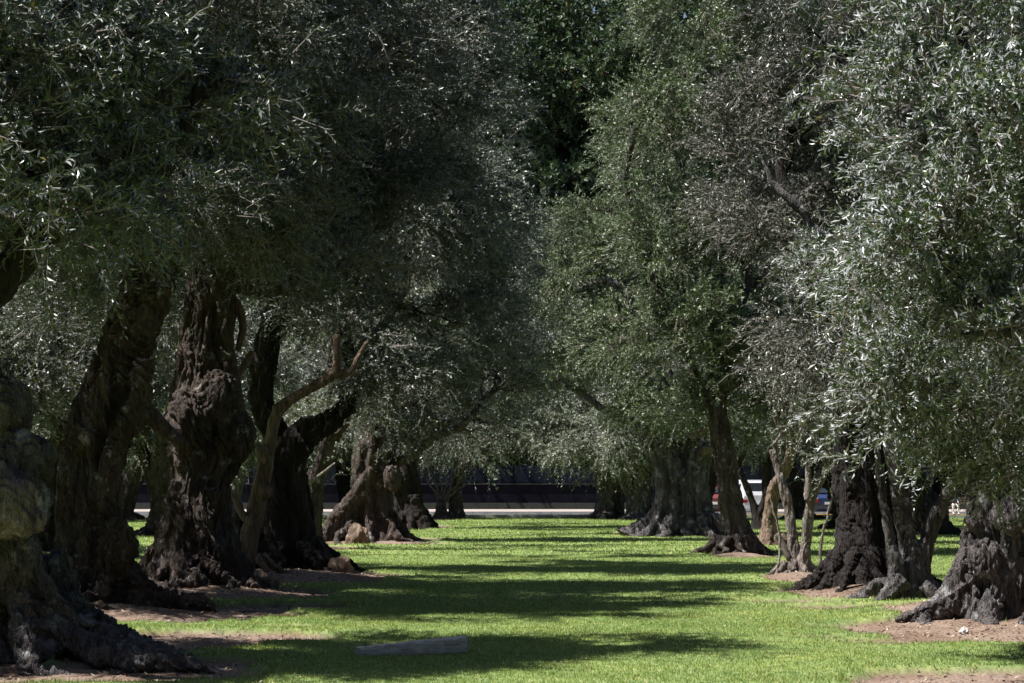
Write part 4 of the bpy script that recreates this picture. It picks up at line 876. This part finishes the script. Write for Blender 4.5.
rad = [(.15, .12), (.14, .11), (.15, .11), (.10, .08), .055, .085, .085, .062, .048, .036, .034, .062, .048, .036, .034, .09, .062, .042, .038, .09, .062, .042, .038]
bd = skin_body("body", pts, ed, rad, [SKIN, SHIRT, TROUS, SHOE])
for pl in bd.polygons:
    x, y, z = pl.center
    if z > .995 or (y < -.24 and z > .555): pl.material_index = 0
    elif z > .535 and y > -.24: pl.material_index = 1
    elif z < .085: pl.material_index = 3
    else: pl.material_index = 2
link("body", bd, t)
bm = bmesh.new(); bmesh.ops.create_uvsphere(bm, u_segments=20, v_segments=12, radius=1, matrix=Matrix.Translation((0, .005, 1.175)) @ Matrix.Diagonal((.088, .098, .092, 1)))
bmesh.ops.delete(bm, geom=[v_ for v_ in bm.verts if v_.co.y < -.045 and v_.co.z < 1.20], context='VERTS'); bm_obj("hair", bm, HAIR, t, True)
bm = bmesh.new(); bmesh.ops.create_cone(bm, cap_ends=True, segments=8, radius1=.018, radius2=.006, depth=.05, matrix=Matrix.Translation((0, -.115, 1.135))); bm_obj("nose", bm, SKIN, t, True)
WOODM = plain("bench_wood", (.10, .065, .045), .7); IRON = plain("bench_iron", (.03, .03, .03), .5)
t = empty("park_bench", (px_ + .2, py_ + .08, 0.10), "dark wooden park bench under the seated person at the lawn's far edge", "bench", rz=R(8))
bm = bmesh.new()
for k in range(4): box(bm, (0, -.18 + .12 * k, .43), (1.6, .10, .035), bev=.008)
bm_obj("seat", bm, WOODM, t)
bm = bmesh.new()
for k in range(3): box(bm, (0, .27 + .03 * k, .56 + .12 * k), (1.6, .03, .09), bev=.008, rx=R(-12))
bm_obj("backrest", bm, WOODM, t)
for sx in (-.68, .68):
    for (yy, hh) in ((-.18, .41), (.2, .41)):
        bm = bmesh.new(); box(bm, (sx, yy, hh / 2), (.05, .05, hh), bev=.006); bm_obj("leg", bm, IRON, t)
    bm = bmesh.new(); box(bm, (sx, .27, .62), (.045, .04, .44), bev=.006, rx=R(-12)); bm_obj("back_post", bm, IRON, t)

rg = np.random.default_rng(78); n = 6000
y = np.sqrt(rg.uniform(15 ** 2, 48 ** 2, n)); x = rg.uniform(-.29, .29, n) * y; z = gh(x, y) + .028
a = rg.uniform(0, 6.28, n); L = rg.uniform(.008, .018, n); w = L * .35; d = np.stack([np.cos(a), np.sin(a), rg.normal(0, .4, n)], 1) * L[:, None]; e = np.stack([-np.sin(a), np.cos(a), rg.normal(0, .4, n)], 1) * w[:, None]
B = np.stack([x, y, z], 1); V = np.stack([B - d, B - e, B + d, B + e], 1).reshape(-1, 3)
setp(link("leaf_litter", mesh_np("leaf_litter", V, np.arange(n * 4).reshape(-1, 4), mats=[bpy.data.materials["dry_leaf"]])), "scattered dry leaves and bits lying on the open lawn", "fallen leaves", kind="stuff")

# ------------------------------------------------------------------ unseen foliage belt, added to keep low sky light off the grove
rg = np.random.default_rng(99); LBW = []
for k in range(64):
    a = math.pi * (0.92 + 1.16 * k / 63); rr = rg.uniform(30, 38); x0, y0 = rr * math.cos(a) * 1.05, 22 + rr * math.sin(a) * 1.25
    for z in (4, 10): LBW.append((x0 + rg.normal(0, 1.5), y0 + rg.normal(0, 1.5), z + rg.uniform(-1, 1.5), 4.2, 4.2, 4.2))
me = foliage("skylight_blocker", LBW, 401, leaf=.9, wid=.6, per=.55, K=12, twigL=2.2, droop=.3, mtl=LEAF_T, clump=2.0, gap=-.3)
setp(link("skylight_blocker", me), "unseen belt of tall dark trees added on the near sides to block low sky light", "skylight_blocker", kind="stuff")
